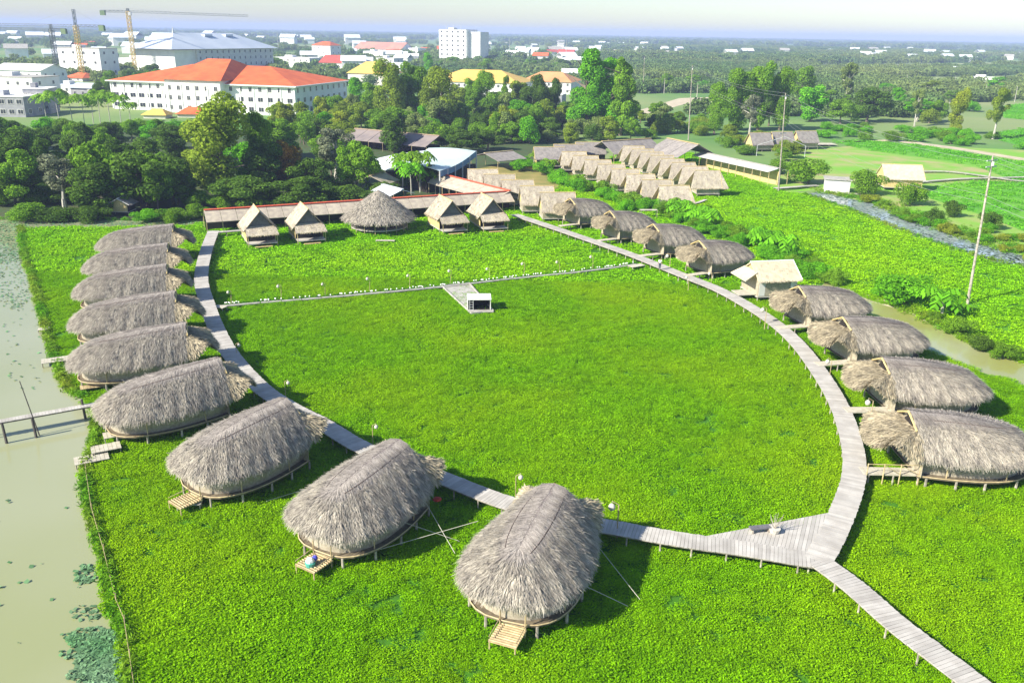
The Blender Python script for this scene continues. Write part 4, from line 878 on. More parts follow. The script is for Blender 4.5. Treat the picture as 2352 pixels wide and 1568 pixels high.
# orange-roofed school
pA, pB, pC = G(262, 250), G(680, 268), G(789, 258)
a, L, ang = frame(pA, pB); t = thing('orange_roofed_hall', 'long white three-storey building with an orange tile hip roof', 'building', a, ang)
h = HT(pB, 199); dd = (pC - pB); D = abs(dd.x * -math.sin(ang) + dd.y * math.cos(ang)); print('school D', D); D = min(max(D * 1.0, 50), 62); he = HT(pA, 189)
MB().box((L / 2, D / 2, h / 2), (L, D, h)).build('wall', WHITE, t)
rr = hip(L, D, h, h + 6.4, 1.4).build('roof', ORANGE, t)
MB().box((L / 2, D / 2, h - .1), (L + 3.0, D + 3.0, .45)).build('cornice', WHITE, t)
xc0, xc1 = L * .34, L * .64
MB().box(((xc0 + xc1) / 2, D * .35 - 2.2, h / 2 + .7), (xc1 - xc0, D * .7 + 4, h + 1.4)).build('central_block', WHITE, t)
hip(xc1 - xc0, D * .8 + 4, h + 1.45, h + 9.2, 1.2, None, xc0, -4.2).build('central_roof', ORANGE, t)
for f in range(3):
    z = h * (f + .55) / 3
    for c in range(7): window(t, (xc0 * (c + .5) / 7, -.01, z), 0, (1.3 if f == 2 else 2.6), 1.7)
    for c in range(6): window(t, (xc0 + (xc1 - xc0) * (c + .5) / 6, -4.21, z), 0, 1.4, 1.7)
    for c in range(7): window(t, (xc1 + (L - xc1) * (c + .5) / 7, -.01, z), 0, (1.3 if f == 2 else 2.2), 1.7)
    for c in range(9): window(t, (L + .01, D * (c + .5) / 9, z), rad(90), 1.1 if f == 2 else 1.8, 1.7)
for x in [k * L / 14 for k in range(15)]:
    MB().box((x, -.12 - (4.2 if xc0 < x < xc1 else 0), h / 2), (.5, .25, h - .6)).build('pilaster', WHITE, t)
block('orange_canopy', 'low orange-roofed entrance pavilion in front of the long white building', (408, 270), (470, 271), 262, 8, CREAM, 'hip', ORANGE, 2.5, 0, 0, 0)
block('orange_canopy', 'small low orange-roofed gatehouse at the left of the long white building', (330, 272), (380, 273), 264, 7, CREAM, 'hip', YELR, 2.2, 0, 0, 0)
# big blue-grey roofed hall
pa = G(376, 172); t = thing('blue_roofed_hall', 'large pale building with a wide blue-grey hip roof behind the orange one', 'building')
a, L, ang = frame(G(458, 172), G(630, 164)); t.location = a; t.rotation_euler = (0, 0, ang); h = HT(G(458, 172), 113)
MB().box((L / 2, 22, h / 2), (L, 44, h)).build('wall', OFFW, t); a2 = MB(); a2.box((-10, 22, h / 2 - .3), (20, 40, h - .6)); a2.build('front_wing', WHITE, t)
hip(L + 26, 44, h, h + 11, 2.5, 24, -24, 0).build('roof', BLUER, t); MB().tube((0, 22, h + 10.5), (0, 22, h + 15), .8, .2, 8).build('finial', METAL, t)
for f in range(4):
    for c in range(14): window(t, (L * (c + .5) / 14, -.01, h * (f + .55) / 4), 0, 1.2, 2.0)
for k in (.35, .62): MB().box((L * k, 18, h + 9.3), (8, 5, 1.6)).build('roof_monitor', BLUER, t)
# white tower
t = block('white_tower', 'tall white block with rows of small windows near the horizon', (1009, 141), (1071, 141), 68, 26, WHITE, None, CONC, 0, 7, 5, 0, 2.2, 2.2)
L, h = 33, HT(G(1009, 141), 68)
MB().box((L + 9.5, 16, h / 2 - 1), (19, 20, h - 2)).build('rear_wing', OFFW, t)
for x in (.2, .5, .8): MB().tube((L * x, 6, h), (L * x, 6, h + 5), .3, n=5).build('antenna', METAL, t)
block('white_block', 'plain white block behind the yellow crane mast', (141, 176), (236, 178), 110, 18, WHITE, None, CONC, 0, 3, 4, 2, 1.6, 1.6)
block('white_terrace_house', 'white flat-roofed house at the far left edge', (-30, 232), (82, 236), 176, 18, WHITE, None, CONC, 0, 2, 5, 2)
block('white_terrace_house', 'taller white house behind the far left edge houses', (-10, 205), (100, 206), 160, 20, WHITE, 'gable', OFFW, 3, 2, 6, 3)
block('grey_terrace_house', 'grey house with a dark shaded front at the far left', (-40, 268), (60, 270), 222, 14, GREYW, 'flat', OFFW, 0, 2, 5, 2, 2, 1.6)
block('grey_terrace_house', 'grey low house between the far left houses and the palms', (60, 262), (118, 262), 205, 12, GREYW, 'flat', OFFW, 0, 2, 4, 2)
block('low_shed', 'long low pale roof behind the palms', (120, 215), (190, 216), 196, 14, OFFW, 'flat', WHITER, 0, 1, 3, 1)
block('low_shed', 'low purple-grey shed roof behind the palms', (165, 226), (220, 226), 202, 12, GREYW, 'gable', BLUER, 2, 1, 3, 1)
block('low_shed', 'low cream building left of the orange-roofed one', (205, 228), (262, 226), 208, 12, CREAM, 'flat', CREAM, 0, 1, 3, 1)
block('town_house', 'small house with a dull orange roof at the foot of the white block', (150, 186), (190, 188), 178, 14, OFFW, 'hip', ORANGE, 3, 1, 2, 1)
block('town_house', 'long low pale house between the second crane and the blue roof', (268, 165), (365, 162), 134, 20, OFFW, 'flat', OFFW, 0, 1, 6, 1)
block('town_house', 'four-storey white house with two small orange hips', (718, 140), (760, 138), 104, 20, WHITE, 'hip', ORANGE, 4, 3, 4, 2)
block('town_house', 'white house with a red roof right of the orange building', (735, 162), (800, 160), 144, 22, WHITE, 'gable', REDR, 6, 1, 5, 2)
block('town_house', 'white low house between the blue roof and the red roofs', (628, 155), (712, 150), 132, 22, OFFW, 'flat', OFFW, 0, 2, 6, 2)
block('town_house', 'long house with a faded orange roof beyond the white houses', (815, 128), (920, 124), 112, 30, OFFW, 'gable', mat('faded_orange', (.55, .25, .18), (.45, .2, .16), .1), 9, 1, 8, 2)
block('town_house', 'white flat house in front of the faded orange roof', (835, 138), (880, 136), 118, 18, WHITE, 'flat', WHITE, 0, 1, 3, 1)
block('town_house', 'white flat house left of the white tower', (915, 130), (960, 128), 110, 18, WHITE, 'flat', WHITE, 0, 2, 3, 1)
block('town_house', 'grey-white row house below the faded orange roof', (865, 158), (905, 156), 134, 18, OFFW, 'flat', OFFW, 0, 2, 3, 1)
block('yellow_roofed_house', 'house with a golden hip roof right of the orange building', (800, 196), (890, 192), 168, 24, CREAM, 'hip', YELR, 7, 1, 6, 2)
block('yellow_roofed_house', 'long low white building under a bright yellow roof below the white tower', (985, 218), (1190, 223), 186, 34, WHITE, 'hip', YELR, 6, 2, 16, 3)
block('yellow_roofed_house', 'amber-roofed wing continuing right of the long yellow roof', (1196, 214), (1310, 217), 186, 30, WHITE, 'hip', mat('amber_roof', (.72, .34, .14), (.6, .28, .12), .1), 5, 2, 8, 3)
for x, yb, yt, w, k, m, lb in ((1045, 262, 186, 70, 'broad', LOLI, 'olive tree covering the left of the long yellow roof'), (1085, 258, 176, 60, 'oval', LMID, 'green tree in front of the middle of the long yellow roof'), (1190, 262, 182, 60, 'oval', LOLI, 'olive tree where the yellow and amber roofs meet'), (1140, 265, 200, 60, 'broad', LMID, 'low round tree under the long yellow roof')): TREES_LATER.append((x, yb, yt, w, k, m, lb))
block('low_shed', 'low pale roofed shed among the trees below the yellow roofs', (1130, 250), (1180, 250), 238, 10, GREYW, 'gable', OFFW, 2, 1, 3, 1)
block('low_shed', 'small pale roof among trees right of the orange building', (822, 250), (862, 250), 240, 8, GREYW, 'gable', OFFW, 2, 1, 2, 1)
block('low_shed', 'white open shed left of the bright conical tree', (1195, 236), (1290, 236), 216, 12, GREYW, 'flat', OFFW, 0, 1, 6, 1)
block('low_shed', 'long white roof in the plain right of the white tower', (1285, 150), (1345, 153), 138, 24, OFFW, 'gable', WHITER, 4, 1, 4, 1)
block('low_shed', 'low white sheds in the field near the right edge', (2180, 168), (2240, 170), 160, 14, OFFW, 'gable', WHITER, 3, 1, 3, 1)
block('low_shed', 'long low white wall in the right distance', (2215, 182), (2330, 186), 176, 10, OFFW, 'flat', OFFW, 0, 0, 0, 0)
# cranes
def truss(mb, a, b, w, n, r=.12):
    a, b = Vector(a), Vector(b); d = (b - a).normalized(); u = d.cross(Vector((0, 0, 1))); u = Vector((1, 0, 0)) if u.length < .1 else u.normalized(); v = d.cross(u); P = []
    for i in range(n + 1):
        c = a.lerp(b, i / n); P.append([c + u * w * x + v * w * y for x, y in ((-.5, -.5), (.5, -.5), (.5, .5), (-.5, .5))])
    for k in range(4): mb.tube(P[0][k], P[-1][k], r, n=4)
    for i in range(n):
        for k in range(4): mb.tube(P[i][k], P[i + 1][(k + 1) % 4], r * .7, n=3); mb.tube(P[i + 1][k], P[i + 1][(k + 1) % 4], r * .7, n=3)
def crane(label, base, ytop, jib_dir, jl, cl, mast_m, slope=0, apex=4):
    p = G(*base); h = HT(p, ytop); t = thing('tower_crane', label, 'crane', (p.x, p.y, 0), jib_dir, None)
    m = MB(); truss(m, (0, 0, 0), (0, 0, h - apex), 2.2, 16, .22); m.build('mast', mast_m, t)
    m = MB(); truss(m, (1, 0, h - apex), (jl, 0, h - apex + slope), 1.3, 26, .09); m.build('jib', CRANED, t)
    m = MB(); truss(m, (-1, 0, h - apex), (-cl, 0, h - apex), 1.3, 6, .14); m.build('counter_jib', CRANED, t)
    m = MB(); truss(m, (0, 0, h - apex), (0, 0, h), 1.3, 3, .16); m.build('apex_tower', CRANED, t)
    MB().box((-cl + 1, 0, h - apex - 1.2), (3.4, 2, 3.2)).build('counterweight', mat('crane_green', (.14, .20, .10), None, 1), t); MB().box((1.8, -1.4, h - apex - 1.5), (1.8, 1.6, 2.2)).build('cab', METAL, t)
    m = MB(); m.tube((0, 0, h), (-cl, 0, h - apex), .06, n=3); m.tube((0, 0, h), (jl * .6, 0, h - apex + slope * .6), .06, n=3); m.build('stay_cable', CABLE, t); return t
crane('yellow tower crane seen almost end-on, left of the white block', (192, 186), 22, rad(180 - 10), 60, 19, CRANEY, 0, 9.5)
crane('yellow tower crane with a long jib pointing right', (312, 172), 20, rad(0), 85, 19, CRANEY, -1.5, 2.0)
crane('small dark tower crane farthest left', (135, 182), 56, rad(170), 40, 10, CRANED, 0, 3)

# ------------------------------------------------------------------ trees
def crown(name, lobes, n, leaf, m, seed, el=1.6, upbias=.25, droop=0.):
    r = np.random.default_rng(seed); C = np.array([l[:3] for l in lobes]); R = np.array([l[3:6] if len(l) > 4 else (l[3],) * 3 for l in lobes]); w = (R ** 2).sum(1); w /= w.sum()
    i = r.choice(len(lobes), n, p=w); d = r.normal(size=(n, 3)); d[:, 2] += upbias; d = nrm(d); rr = 1 - .45 * r.random(n) ** 1.8
    P = C[i] + d * R[i] * rr[:, None]; N = nrm(d + r.normal(0, .55, (n, 3)))
    D = None
    if droop: D = r.normal(0, .5, (n, 3)) + np.array([0, 0, -droop])
    l = leaf * r.uniform(.6, 1.3, n); return quads_mesh(name, leafquads(P, N, l * el ** .5, l / el ** .5, r, D), m)
def lobes(kind, seed):
    r = random.Random(seed); o = []
    if kind == 'broad':
        for k in range(24):
            a = r.uniform(0, 6.28); d = r.uniform(.3, 3.7); o.append((d * math.cos(a), d * math.sin(a), 7.4 - d * d * .16 + r.uniform(-1.6, .9) - (3.0 if k % 3 == 0 else 0), *(r.uniform(1.0, 1.8),) * 2, r.uniform(.8, 1.4)))
    elif kind == 'oval':
        for k in range(22):
            z = r.uniform(1.3, 9); w = 2.9 * math.sin(math.pi * min(1, (z - .2) / 10.1)) ** .7; a = r.uniform(0, 6.28); d = r.uniform(.2, 1) * w * .75; q = r.uniform(.9, 1.5); o.append((d * math.cos(a), d * math.sin(a), z, q, q, q * .95))
    elif kind == 'cone':
        for k in range(26):
            z = 1.6 + 7.6 * r.random() ** 1.15; w = 2.9 * (1 - (z - 1) / 9.6) ** .75; a = r.uniform(0, 6.28); d = r.uniform(.3, 1) * w * .8; q = r.uniform(.7, 1.25) * (1.15 - z * .05); o.append((d * math.cos(a), d * math.sin(a), z, q, q, q))
    elif kind == 'airy':
        for k in range(20):
            z = r.uniform(3.5, 9.3); w = 2.4 * math.sin(math.pi * min(1, (z - 2.2) / 8.0)) ** .6; a = r.uniform(0, 6.28); d = r.uniform(.2, 1) * w; q = r.uniform(.6, 1.05); o.append((d * math.cos(a), d * math.sin(a), z, q, q, q * .8))
    elif kind == 'bush':
        for k in range(13):
            a = r.uniform(0, 6.28); d = r.uniform(0, 3.2); o.append((d * math.cos(a), d * math.sin(a), r.uniform(1.4, 6.5) * (1 - d * .15) + .8, *(r.uniform(1.2, 2.2),) * 2, r.uniform(1.2, 2.2)))
    return o
def trunk_mesh(kind, seed, m=None):
    r = random.Random(seed); b = MB(); top = {'broad': 5.2, 'oval': 6.5, 'cone': 8, 'airy': 7.5, 'bush': 3}[kind]
    x = y = 0; z = 0; w = .3
    for k in range(4): X, Y = x + r.uniform(-.2, .2), y + r.uniform(-.2, .2); b.tube((x, y, z), (X, Y, z + top / 4), w, w * .75, 6); x, y, z, w = X, Y, z + top / 4, w * .75
    for k in range(7):
        zz = top * r.uniform(.4, .95); a = r.uniform(0, 6.28); l = r.uniform(1.2, 2.8); b.tube((x * zz / top, y * zz / top, zz), (x + l * math.cos(a), y + l * math.sin(a), zz + r.uniform(.6, 1.8)), .11, .04, 5)
    return b.mesh('trunk', m or BARK)
TM = {}
def tree_meshes(kind, var, big):
    k = (kind, var, big)
    if k not in TM:
        sd = var * 17 + len(kind) * 5; n = {'broad': 8000, 'oval': 8000, 'cone': 8500, 'airy': 4500, 'bush': 5200}[kind]; lf = {'broad': .36, 'oval': .33, 'cone': .31, 'airy': .29, 'bush': .35}[kind]
        if big: n, lf = int(n * 1.9), lf * .68
        c = crown('crown', lobes(kind, sd), n, lf, LMID, sd, 1.8, .25, .8 if kind == 'airy' else 0); TM[k] = (c, trunk_mesh(kind, sd, BARKP if kind == 'airy' else BARK))
    return TM[k]
def tree(p, h, w, kind, m, label, group=None, name='tree', cat='tree'):
    sz = h / 10; sw = w / {'broad': 9.6, 'oval': 6.6, 'cone': 6.6, 'airy': 6.2, 'bush': 8.6}[kind]
    c, tr = tree_meshes(kind, random.randint(0, 2), sz > 1.7 and p.y < 420); t = thing(name, label, cat, (p.x, p.y, 0), random.uniform(0, 6.28), group)
    t.scale = (sw, sw, sz); link('trunk', tr, t); o = link('crown', c, t)
    o.material_slots[0].link = 'OBJECT'; o.material_slots[0].material = m; return t
def treepx(x, yb, yt, wpx, kind, m, label, group=None, name='tree', cat='tree'):
    p = G(x, yb); h = HT(p, yt); return tree(p, h, wpx * MPP(p), kind, m, label, group, name, cat)
def palm_mesh(h, fr, fl, m, seed, stem=.16, wide=1.2):
    r = random.Random(seed); tk = MB(); x = y = 0; bx, by = r.uniform(-.6, .6), r.uniform(-.6, .6)
    for k in range(5):
        f0, f1 = k / 5, (k + 1) / 5; tk.tube((bx * f0 ** 2, by * f0 ** 2, h * f0), (bx * f1 ** 2, by * f1 ** 2, h * f1), stem * (1 - .3 * f0), stem * (1 - .3 * f1), 6)
    Q = []; top = np.array([bx, by, h])
    for k in range(fr):
        a = 6.283 * k / fr + r.uniform(-.2, .2); up = r.uniform(.1, 1.15); L = fl * r.uniform(.8, 1.1); prev = top; dirh = np.array([math.cos(a), math.sin(a), 0]); side = np.array([-math.sin(a), math.cos(a), 0]); n = 7
        for j in range(1, n + 1):
            s = j / n; p = top + dirh * L * s * (1 - .12 * s) + np.array([0, 0, L * (up * s - (.55 + up * .75) * s * s)])
            w = wide * math.sin(math.pi * min(1, s * .9 + .12)) ** .6 * .5
            for sg in (-1, 1):
                q = side * sg * w + np.array([0, 0, -w * .55]); g = (p - prev) * .14
                Q.append([prev + g, p - g, p - g + q + (p - prev) * .3, prev + g + q + (p - prev) * .3])
                if fl > 2.4:
                    mid = (prev + p) / 2; 
            prev = p
    return quads_mesh('fronds', np.array(Q), m), tk.mesh('stem', BARKP)
PM = {}
def palm(p, h, fl, m, label, group, seed=1, fr=15, name='palm_tree', cat='palm', wide=.9, sc=1.):
    k = (round(h, 1), fl, m.name, seed, fr)
    if k not in PM: PM[k] = palm_mesh(h, fr, fl, m, seed, .16 if fl > 2.4 else .12, wide)
    t = thing(name, label, cat, (p.x, p.y, 0), random.uniform(0, 6.28), group); t.scale = (sc, sc, sc); link('stem', PM[k][1], t); link('fronds', PM[k][0], t); return t
LMK = [((1560, 500), 'the second right hut'), ((1700, 560), 'the fourth right hut'), ((1870, 625), 'the square pale-roofed hut'), ((2140, 520), 'the dark round rice field trees'), ((2300, 575), 'the canal at the right edge'), ((2010, 470), 'the golden hut and the canal'), ((285, 490), 'the small waterside hut'), ((515, 440), 'the tall feathery olive tree'), ((60, 450), 'the left edge of the photo'), ((655, 430), 'the orange-blossomed tree'), ((820, 455), 'the round hut'), ((900, 370), 'the white hall'), ((700, 262), 'the right end of the orange-roofed building'), ((300, 262), 'the left end of the orange-roofed building'), ((1010, 250), 'the tall olive trees'), ((1060, 350), 'the teal hall'), ((1140, 250), 'the yellow roofs'), ((1350, 290), 'the bright conical tree'), ((1300, 345), 'the dark-gabled brown huts'), ((1440, 325), 'the long brown pavilion'), ((1580, 300), 'the thin far power pole'), ((1740, 300), 'the right grove'), ((1800, 330), 'the three tiny huts'), ((1940, 250), 'the pale slender tree'), ((2195, 310), 'the yellowish tree'), ((2280, 320), 'the slender tree at the right edge'), ((1700, 365), 'the bamboo gallery'), ((2070, 350), 'the golden straw hut'), ((1310, 430), 'the middle of the hedge'), ((1520, 488), 'the lower end of the hedge'), ((1225, 385), 'the top of the hedge'), ((1040, 140), 'the white tower'), ((760, 140), 'the red-roofed white house'), ((190, 200), 'the yellow crane mast')]
LW = {'leaf_dark': 'dark green', 'leaf_mid': 'mid-green', 'leaf_bright': 'bright green', 'leaf_olive': 'olive', 'leaf_pale': 'pale', 'leaf_yellow': 'yellow-green', 'leaf_flame': 'orange-tinged', 'twig_grey': 'greyish'}
LK = {'broad': 'spreading', 'oval': 'upright', 'cone': 'conical', 'airy': 'feathery', 'bush': 'round'}
USED = {}
def mklabel(p, kind, m, noun, group):
    u, v = PR(p); d, (x, y), nm = min((((u - q[0]) ** 2 + 9 * (v - q[1]) ** 2), q, n_) for q, n_ in LMK)
    if nm == 'the left edge of the photo': w = 'near ' + nm
    elif abs(u - x) > 3 * abs(v - y): w = ('left of ' if u < x else 'right of ') + nm
    else: w = ('behind ' if v < y else 'in front of ') + nm
    if d < 900: w = 'close by ' + nm
    l = '%s %s %s %s' % (LW[m.name], LK[kind], noun, w); k = USED.get(l, 0); USED[l] = k + 1
    if k: l = ('smaller ', 'another ', 'taller ', 'denser ', 'thinner ')[(k - 1) % 5] * 0 + '%s, %s' % (l, ('next one', 'third one', 'fourth one', 'fifth one', 'sixth one')[min(k - 1, 4)])
    return l
T_ = treepx
# the wood behind the lily pond
gw = 'trees of the dark wood behind the lily pond'
for x, yb, yt, w, k, m, lb in (
    (60, 470, 330, 150, 'broad', LMID, 'bushy mid-green tree at the left edge of the wood'), (150, 480, 350, 130, 'airy', LGREY, 'greyish thin tree in the left of the wood'), (20, 440, 300, 150, 'oval', LDARK, 'dark tree at the far left edge'),
    (230, 470, 300, 170, 'broad', LMID, 'wide mid-green tree in the left of the wood'), (330, 478, 322, 200, 'broad', LDARK, 'wide dark rain tree behind the waterside hut'), (400, 470, 345, 150, 'broad', LDARK, 'dark spreading tree left of the tall feathery tree'),
    (515, 455, 200, 190, 'oval', LOLI, 'tall feathery olive tree rising in front of the orange roof'), (470, 430, 330, 120, 'oval', LOLI, 'olive tree against the left side of the tall feathery tree'), (562, 420, 325, 90, 'oval', LBRI, 'lighter green tree below the tall feathery tree'), (600, 440, 250, 90, 'oval', LMID, 'slim tree just right of the tall feathery tree'),
    (655, 440, 310, 120, 'broad', LFLAME, 'tree with orange-yellow blossom in the wood'), (720, 450, 345, 130, 'broad', LDARK, 'dark tree right of the orange-blossomed tree'), (770, 420, 290, 110, 'airy', LGREY, 'bare greyish tree behind the orange-blossomed tree'),
    (820, 440, 310, 120, 'broad', LMID, 'mid-green tree left of the white hall'), (905, 352, 258, 80, 'oval', LDARK, 'dark slim tree above the white hall'), (560, 475, 390, 160, 'broad', LDARK, 'dark low tree behind the long red-ridged walkway'), (690, 480, 400, 170, 'broad', LDARK, 'dark bushy tree behind the middle of the red-ridged walkway'), (800, 470, 410, 130, 'bush', LDARK, 'dark shrub tree behind the round hut'),
    (1060, 350, 290, 110, 'broad', LDARK, 'dark round tree right behind the teal hall'), (1120, 345, 295, 90, 'broad', LDARK, 'dark tree between the teal hall and the brown huts')):
    T_(x, yb, yt, w, k, m, lb)
for x, yb, yt, w, k, m, lb in (
    (140, 506, 460, 110, 'bush', LDARK, 'dark bush at the water edge left of the waterside hut'), (60, 505, 450, 110, 'bush', LMID, 'bush at the water edge at the far left'), (205, 506, 455, 100, 'bush', LDARK, 'dark bush just left of the waterside hut'), (345, 510, 465, 80, 'bush', LBRI, 'bright green bush right of the waterside hut'), (400, 508, 462, 80, 'bush', LMID, 'bush between the bright bush and the long walkway'), (450, 500, 455, 60, 'bush', LMID, 'bush touching the end of the red-ridged walkway'), (510, 478, 440, 80, 'bush', LMID, 'bush behind the left end of the red-ridged walkway')):
    T_(x, yb, yt, w, k, m, lb, name='bush', cat='bush')
p = G(580, 452); setp(link('blue_tarpaulin', MB().box((0, 0, 1.3), (6.5, 3, .8)).mesh('blue_tarpaulin', BLUE), None, (p.x, p.y, 0)), 'blue tarpaulin glimpsed in the wood behind the walkway', 'tarpaulin')
for q in TREES_LATER: T_(*q)
# trees right of the school and round the yellow roofs
for x, yb, yt, w, k, m, lb in (
    (900, 290, 128, 90, 'oval', LOLI, 'tall olive tree left of the yellow roofs'), (950, 285, 135, 90, 'oval', LMID, 'tall mid-green tree below the white tower'), (860, 285, 185, 80, 'oval', LMID, 'tree right of the orange-roofed building'), (820, 270, 175, 50, 'oval', LBRI, 'bright small tree at the corner of the orange-roofed building'), (1010, 300, 150, 100, 'oval', LOLI, 'tall olive tree in front of the yellow roofs'), (985, 180, 118, 34, 'oval', LBRI, 'far slim tree left of the white tower'),
    (1115, 270, 160, 70, 'oval', LMID, 'tree in front of the long yellow roof'), (1160, 265, 165, 36, 'cone', LMID, 'small conifer before the yellow roof'), (1230, 280, 160, 80, 'broad', LDARK, 'dark tree left of the bright conical tree'), (1275, 275, 170, 60, 'broad', LDARK, 'second dark tree left of the bright conical tree'),
    (1350, 305, 100, 130, 'cone', LBRI, 'tallest bright green conical tree in the centre distance'), (1425, 312, 118, 112, 'cone', LMID, 'dark green conical tree right of the bright one'), (1390, 303, 118, 140, 'cone', LBRI, 'lower conical tree between the two tall ones'),
    (1640, 310, 185, 60, 'oval', LMID, 'slim dark tree left of the right grove'), (1690, 300, 150, 90, 'oval', LMID, 'left tree of the tall right grove'), (1740, 300, 132, 90, 'oval', LMID, 'tallest tree of the right grove'), (1790, 300, 150, 70, 'oval', LMID, 'right tree of the tall right grove'), (1720, 315, 215, 60, 'airy', LGREY, 'thin greyish tree in front of the right grove'), (1765, 290, 210, 70, 'broad', LDARK, 'dark low tree inside the right grove'),
    (1860, 280, 190, 80, 'oval', LBRI, 'bright tree right of the grove'), (1840, 250, 150, 60, 'oval', LMID, 'tree behind the grove on the right'), (1940, 250, 140, 55, 'airy', LPALE, 'pale slender tree with a light trunk'), (1990, 280, 192, 110, 'broad', LDARK, 'dark domed tree right of the pale slender tree'), (1930, 285, 215, 80, 'broad', LMID, 'round tree in front of the pale slender one'),
    (2195, 310, 195, 55, 'oval', LYEL, 'yellowish tree standing before the right fields'), (2280, 320, 195, 60, 'airy', LOLI, 'slender feathery tree near the right edge'), (2100, 290, 200, 40, 'airy', LPALE, 'thin pale tree left of the yellowish one'), (2150, 280, 225, 60, 'broad', LMID, 'low round tree between the two pale trees')):
    T_(x, yb, yt, w, k, m, lb)
for x, yb, yt, w, k, m, lb in (
    (1855, 422, 335, 105, 'bush', LMID, 'feathery round tree right of the power pole'), (1985, 448, 365, 85, 'bush', LMID, 'feathery tree between the white shed and the golden hut'), (2090, 470, 392, 75, 'bush', LMID, 'feathery tree in front of the golden straw hut'), (1790, 400, 345, 60, 'bush', LMID, 'bushy tree just left of the power pole'),
    (2140, 518, 455, 50, 'bush', LDARK, 'dark round tree at the edge of the lower rice field'), (2185, 498, 445, 50, 'bush', LDARK, 'taller dark round tree in the lower rice field'), (2268, 525, 465, 55, 'bush', LDARK, 'dark round tree behind the leaning power pole')):
    T_(x, yb, yt, w, k, m, lb)
# shrubs by the creek and behind the right huts
for x, yb, yt, w, k, m, lb in (
    (2075, 698, 600, 150, 'bush', LBRI, 'big bright bush beside the creek'), (2030, 680, 640, 60, 'bush', LBRI, 'smaller bush left of the big creek bush'), (2200, 770, 708, 76, 'bush', LMID, 'dark bush on the creek bank below the banana plant'), (2255, 805, 755, 70, 'bush', LDARK, 'dark bush second along the lower creek bank'), (2310, 822, 775, 76, 'bush', LMID, 'bush near the right edge on the creek bank'), (1850, 640, 600, 70, 'bush', LBRI, 'bush behind the square hut'), (1905, 650, 612, 60, 'bush', LMID, 'bush right of the square hut roof'), (1700, 560, 528, 60, 'bush', LMID, 'bush behind the fourth right hut'), (2150, 735, 705, 40, 'bush', LMID, 'small bush under the banana plant')):
    T_(x, yb, yt, w, k, m, lb, name='bush', cat='bush')
# hedge line between the row of gable huts and the rear rows
gh = 'shrubs of the hedge between the hut rows'
hl = [(1205, 388), (1240, 400), (1275, 415), (1310, 430), (1345, 442), (1380, 455), (1415, 468), (1450, 478), (1485, 485), (1520, 488), (1550, 492)]
for i, (x, y) in enumerate(hl):
    for q in range(2):
        X, Y = x + random.uniform(-14, 14), y + random.uniform(-6, 6); T_(X, Y, Y - random.uniform(32, 54), random.uniform(44, 66), 'bush', *(lambda mm: (mm, mklabel(G(X, Y), 'bush', mm, 'shrub', gh)))(random.choice((LBRI, LMID, LBRI))), gh, 'shrub', 'shrub')
for x, y, h, lb in ((1225, 385, 3.4, 'palm with arching fronds at the top of the hedge between hut rows'), (1262, 402, 3.2, 'second palm down the hedge between hut rows'), (1335, 436, 2.8, 'palm in the middle of the hedge between hut rows')): palm(G(x, y), h, 3.2, LMID, lb, 'palms in the hedge', 2)
for x, y, lb in ((1560, 500, 'banana plant behind the second hut of the right row'), (1605, 515, 'big banana plant behind the third hut of the right row'), (1625, 522, 'banana plant right of the big one behind the third right hut'), (1770, 580, 'banana plant behind the fourth hut of the right row'), (1800, 590, 'banana plant second behind the fourth right hut'), (2162, 725, 'banana plant with splayed leaves on the creek bank'), (1745, 572, 'small banana plant touching the fourth right hut')):
    palm(G(x, y), 1.7, 2.3, LBRI, lb, None, 3, 13, 'banana_plant', 'banana plant', 1.15, 1.75)
# palms by the teal hall and on the left
for x, y, yt, lb in ((925, 440, 350, 'tall coconut palm in front of the white hall'), (965, 442, 345, 'tallest coconut palm before the teal hall'), (945, 448, 370, 'bright palm between the two tall palms'), (985, 436, 380, 'dark palm against the teal roof')):
    p = G(x, y); palm(p, HT(p, yt + 12) , 5.0, LBRI if x == 945 else LMID, lb, None, x, 26, wide=1.7)
T_(992, 436, 372, 46, 'oval', LDARK, 'dark leafy tree hugging the palms before the teal hall'); T_(930, 432, 385, 44, 'oval', LMID, 'leafy tree behind the coconut palms'); T_(880, 450, 400, 70, 'bush', LDARK, 'dark shrub behind the round hut roof', name='bush', cat='bush')
for i, (x, y, yt) in enumerate(((110, 292, 222), (140, 300, 215), (168, 290, 226), (195, 290, 222), (232, 292, 214), (255, 294, 218), (280, 296, 224), (215, 285, 232), (300, 280, 240))):
    p = G(x, y); palm(p, HT(p, yt), 5.6, LMID, '%s coconut palm from the left in the row before the orange-roofed building' % (ORD + ['last'])[i], 'coconut palms left of the orange-roofed building', 7 + i % 3, 20, wide=1.9)
# nipa palms behind walkway
for i, (x, y) in enumerate(((600, 478), (640, 470), (720, 465), (760, 462), (820, 455), (850, 440))): palm(G(x, y), 1.2, 4.0, LMID, ORD[i] + ' nipa palm from the left behind the red-ridged walkway', 'nipa palms behind the walkway', 21 + i % 2, 14)
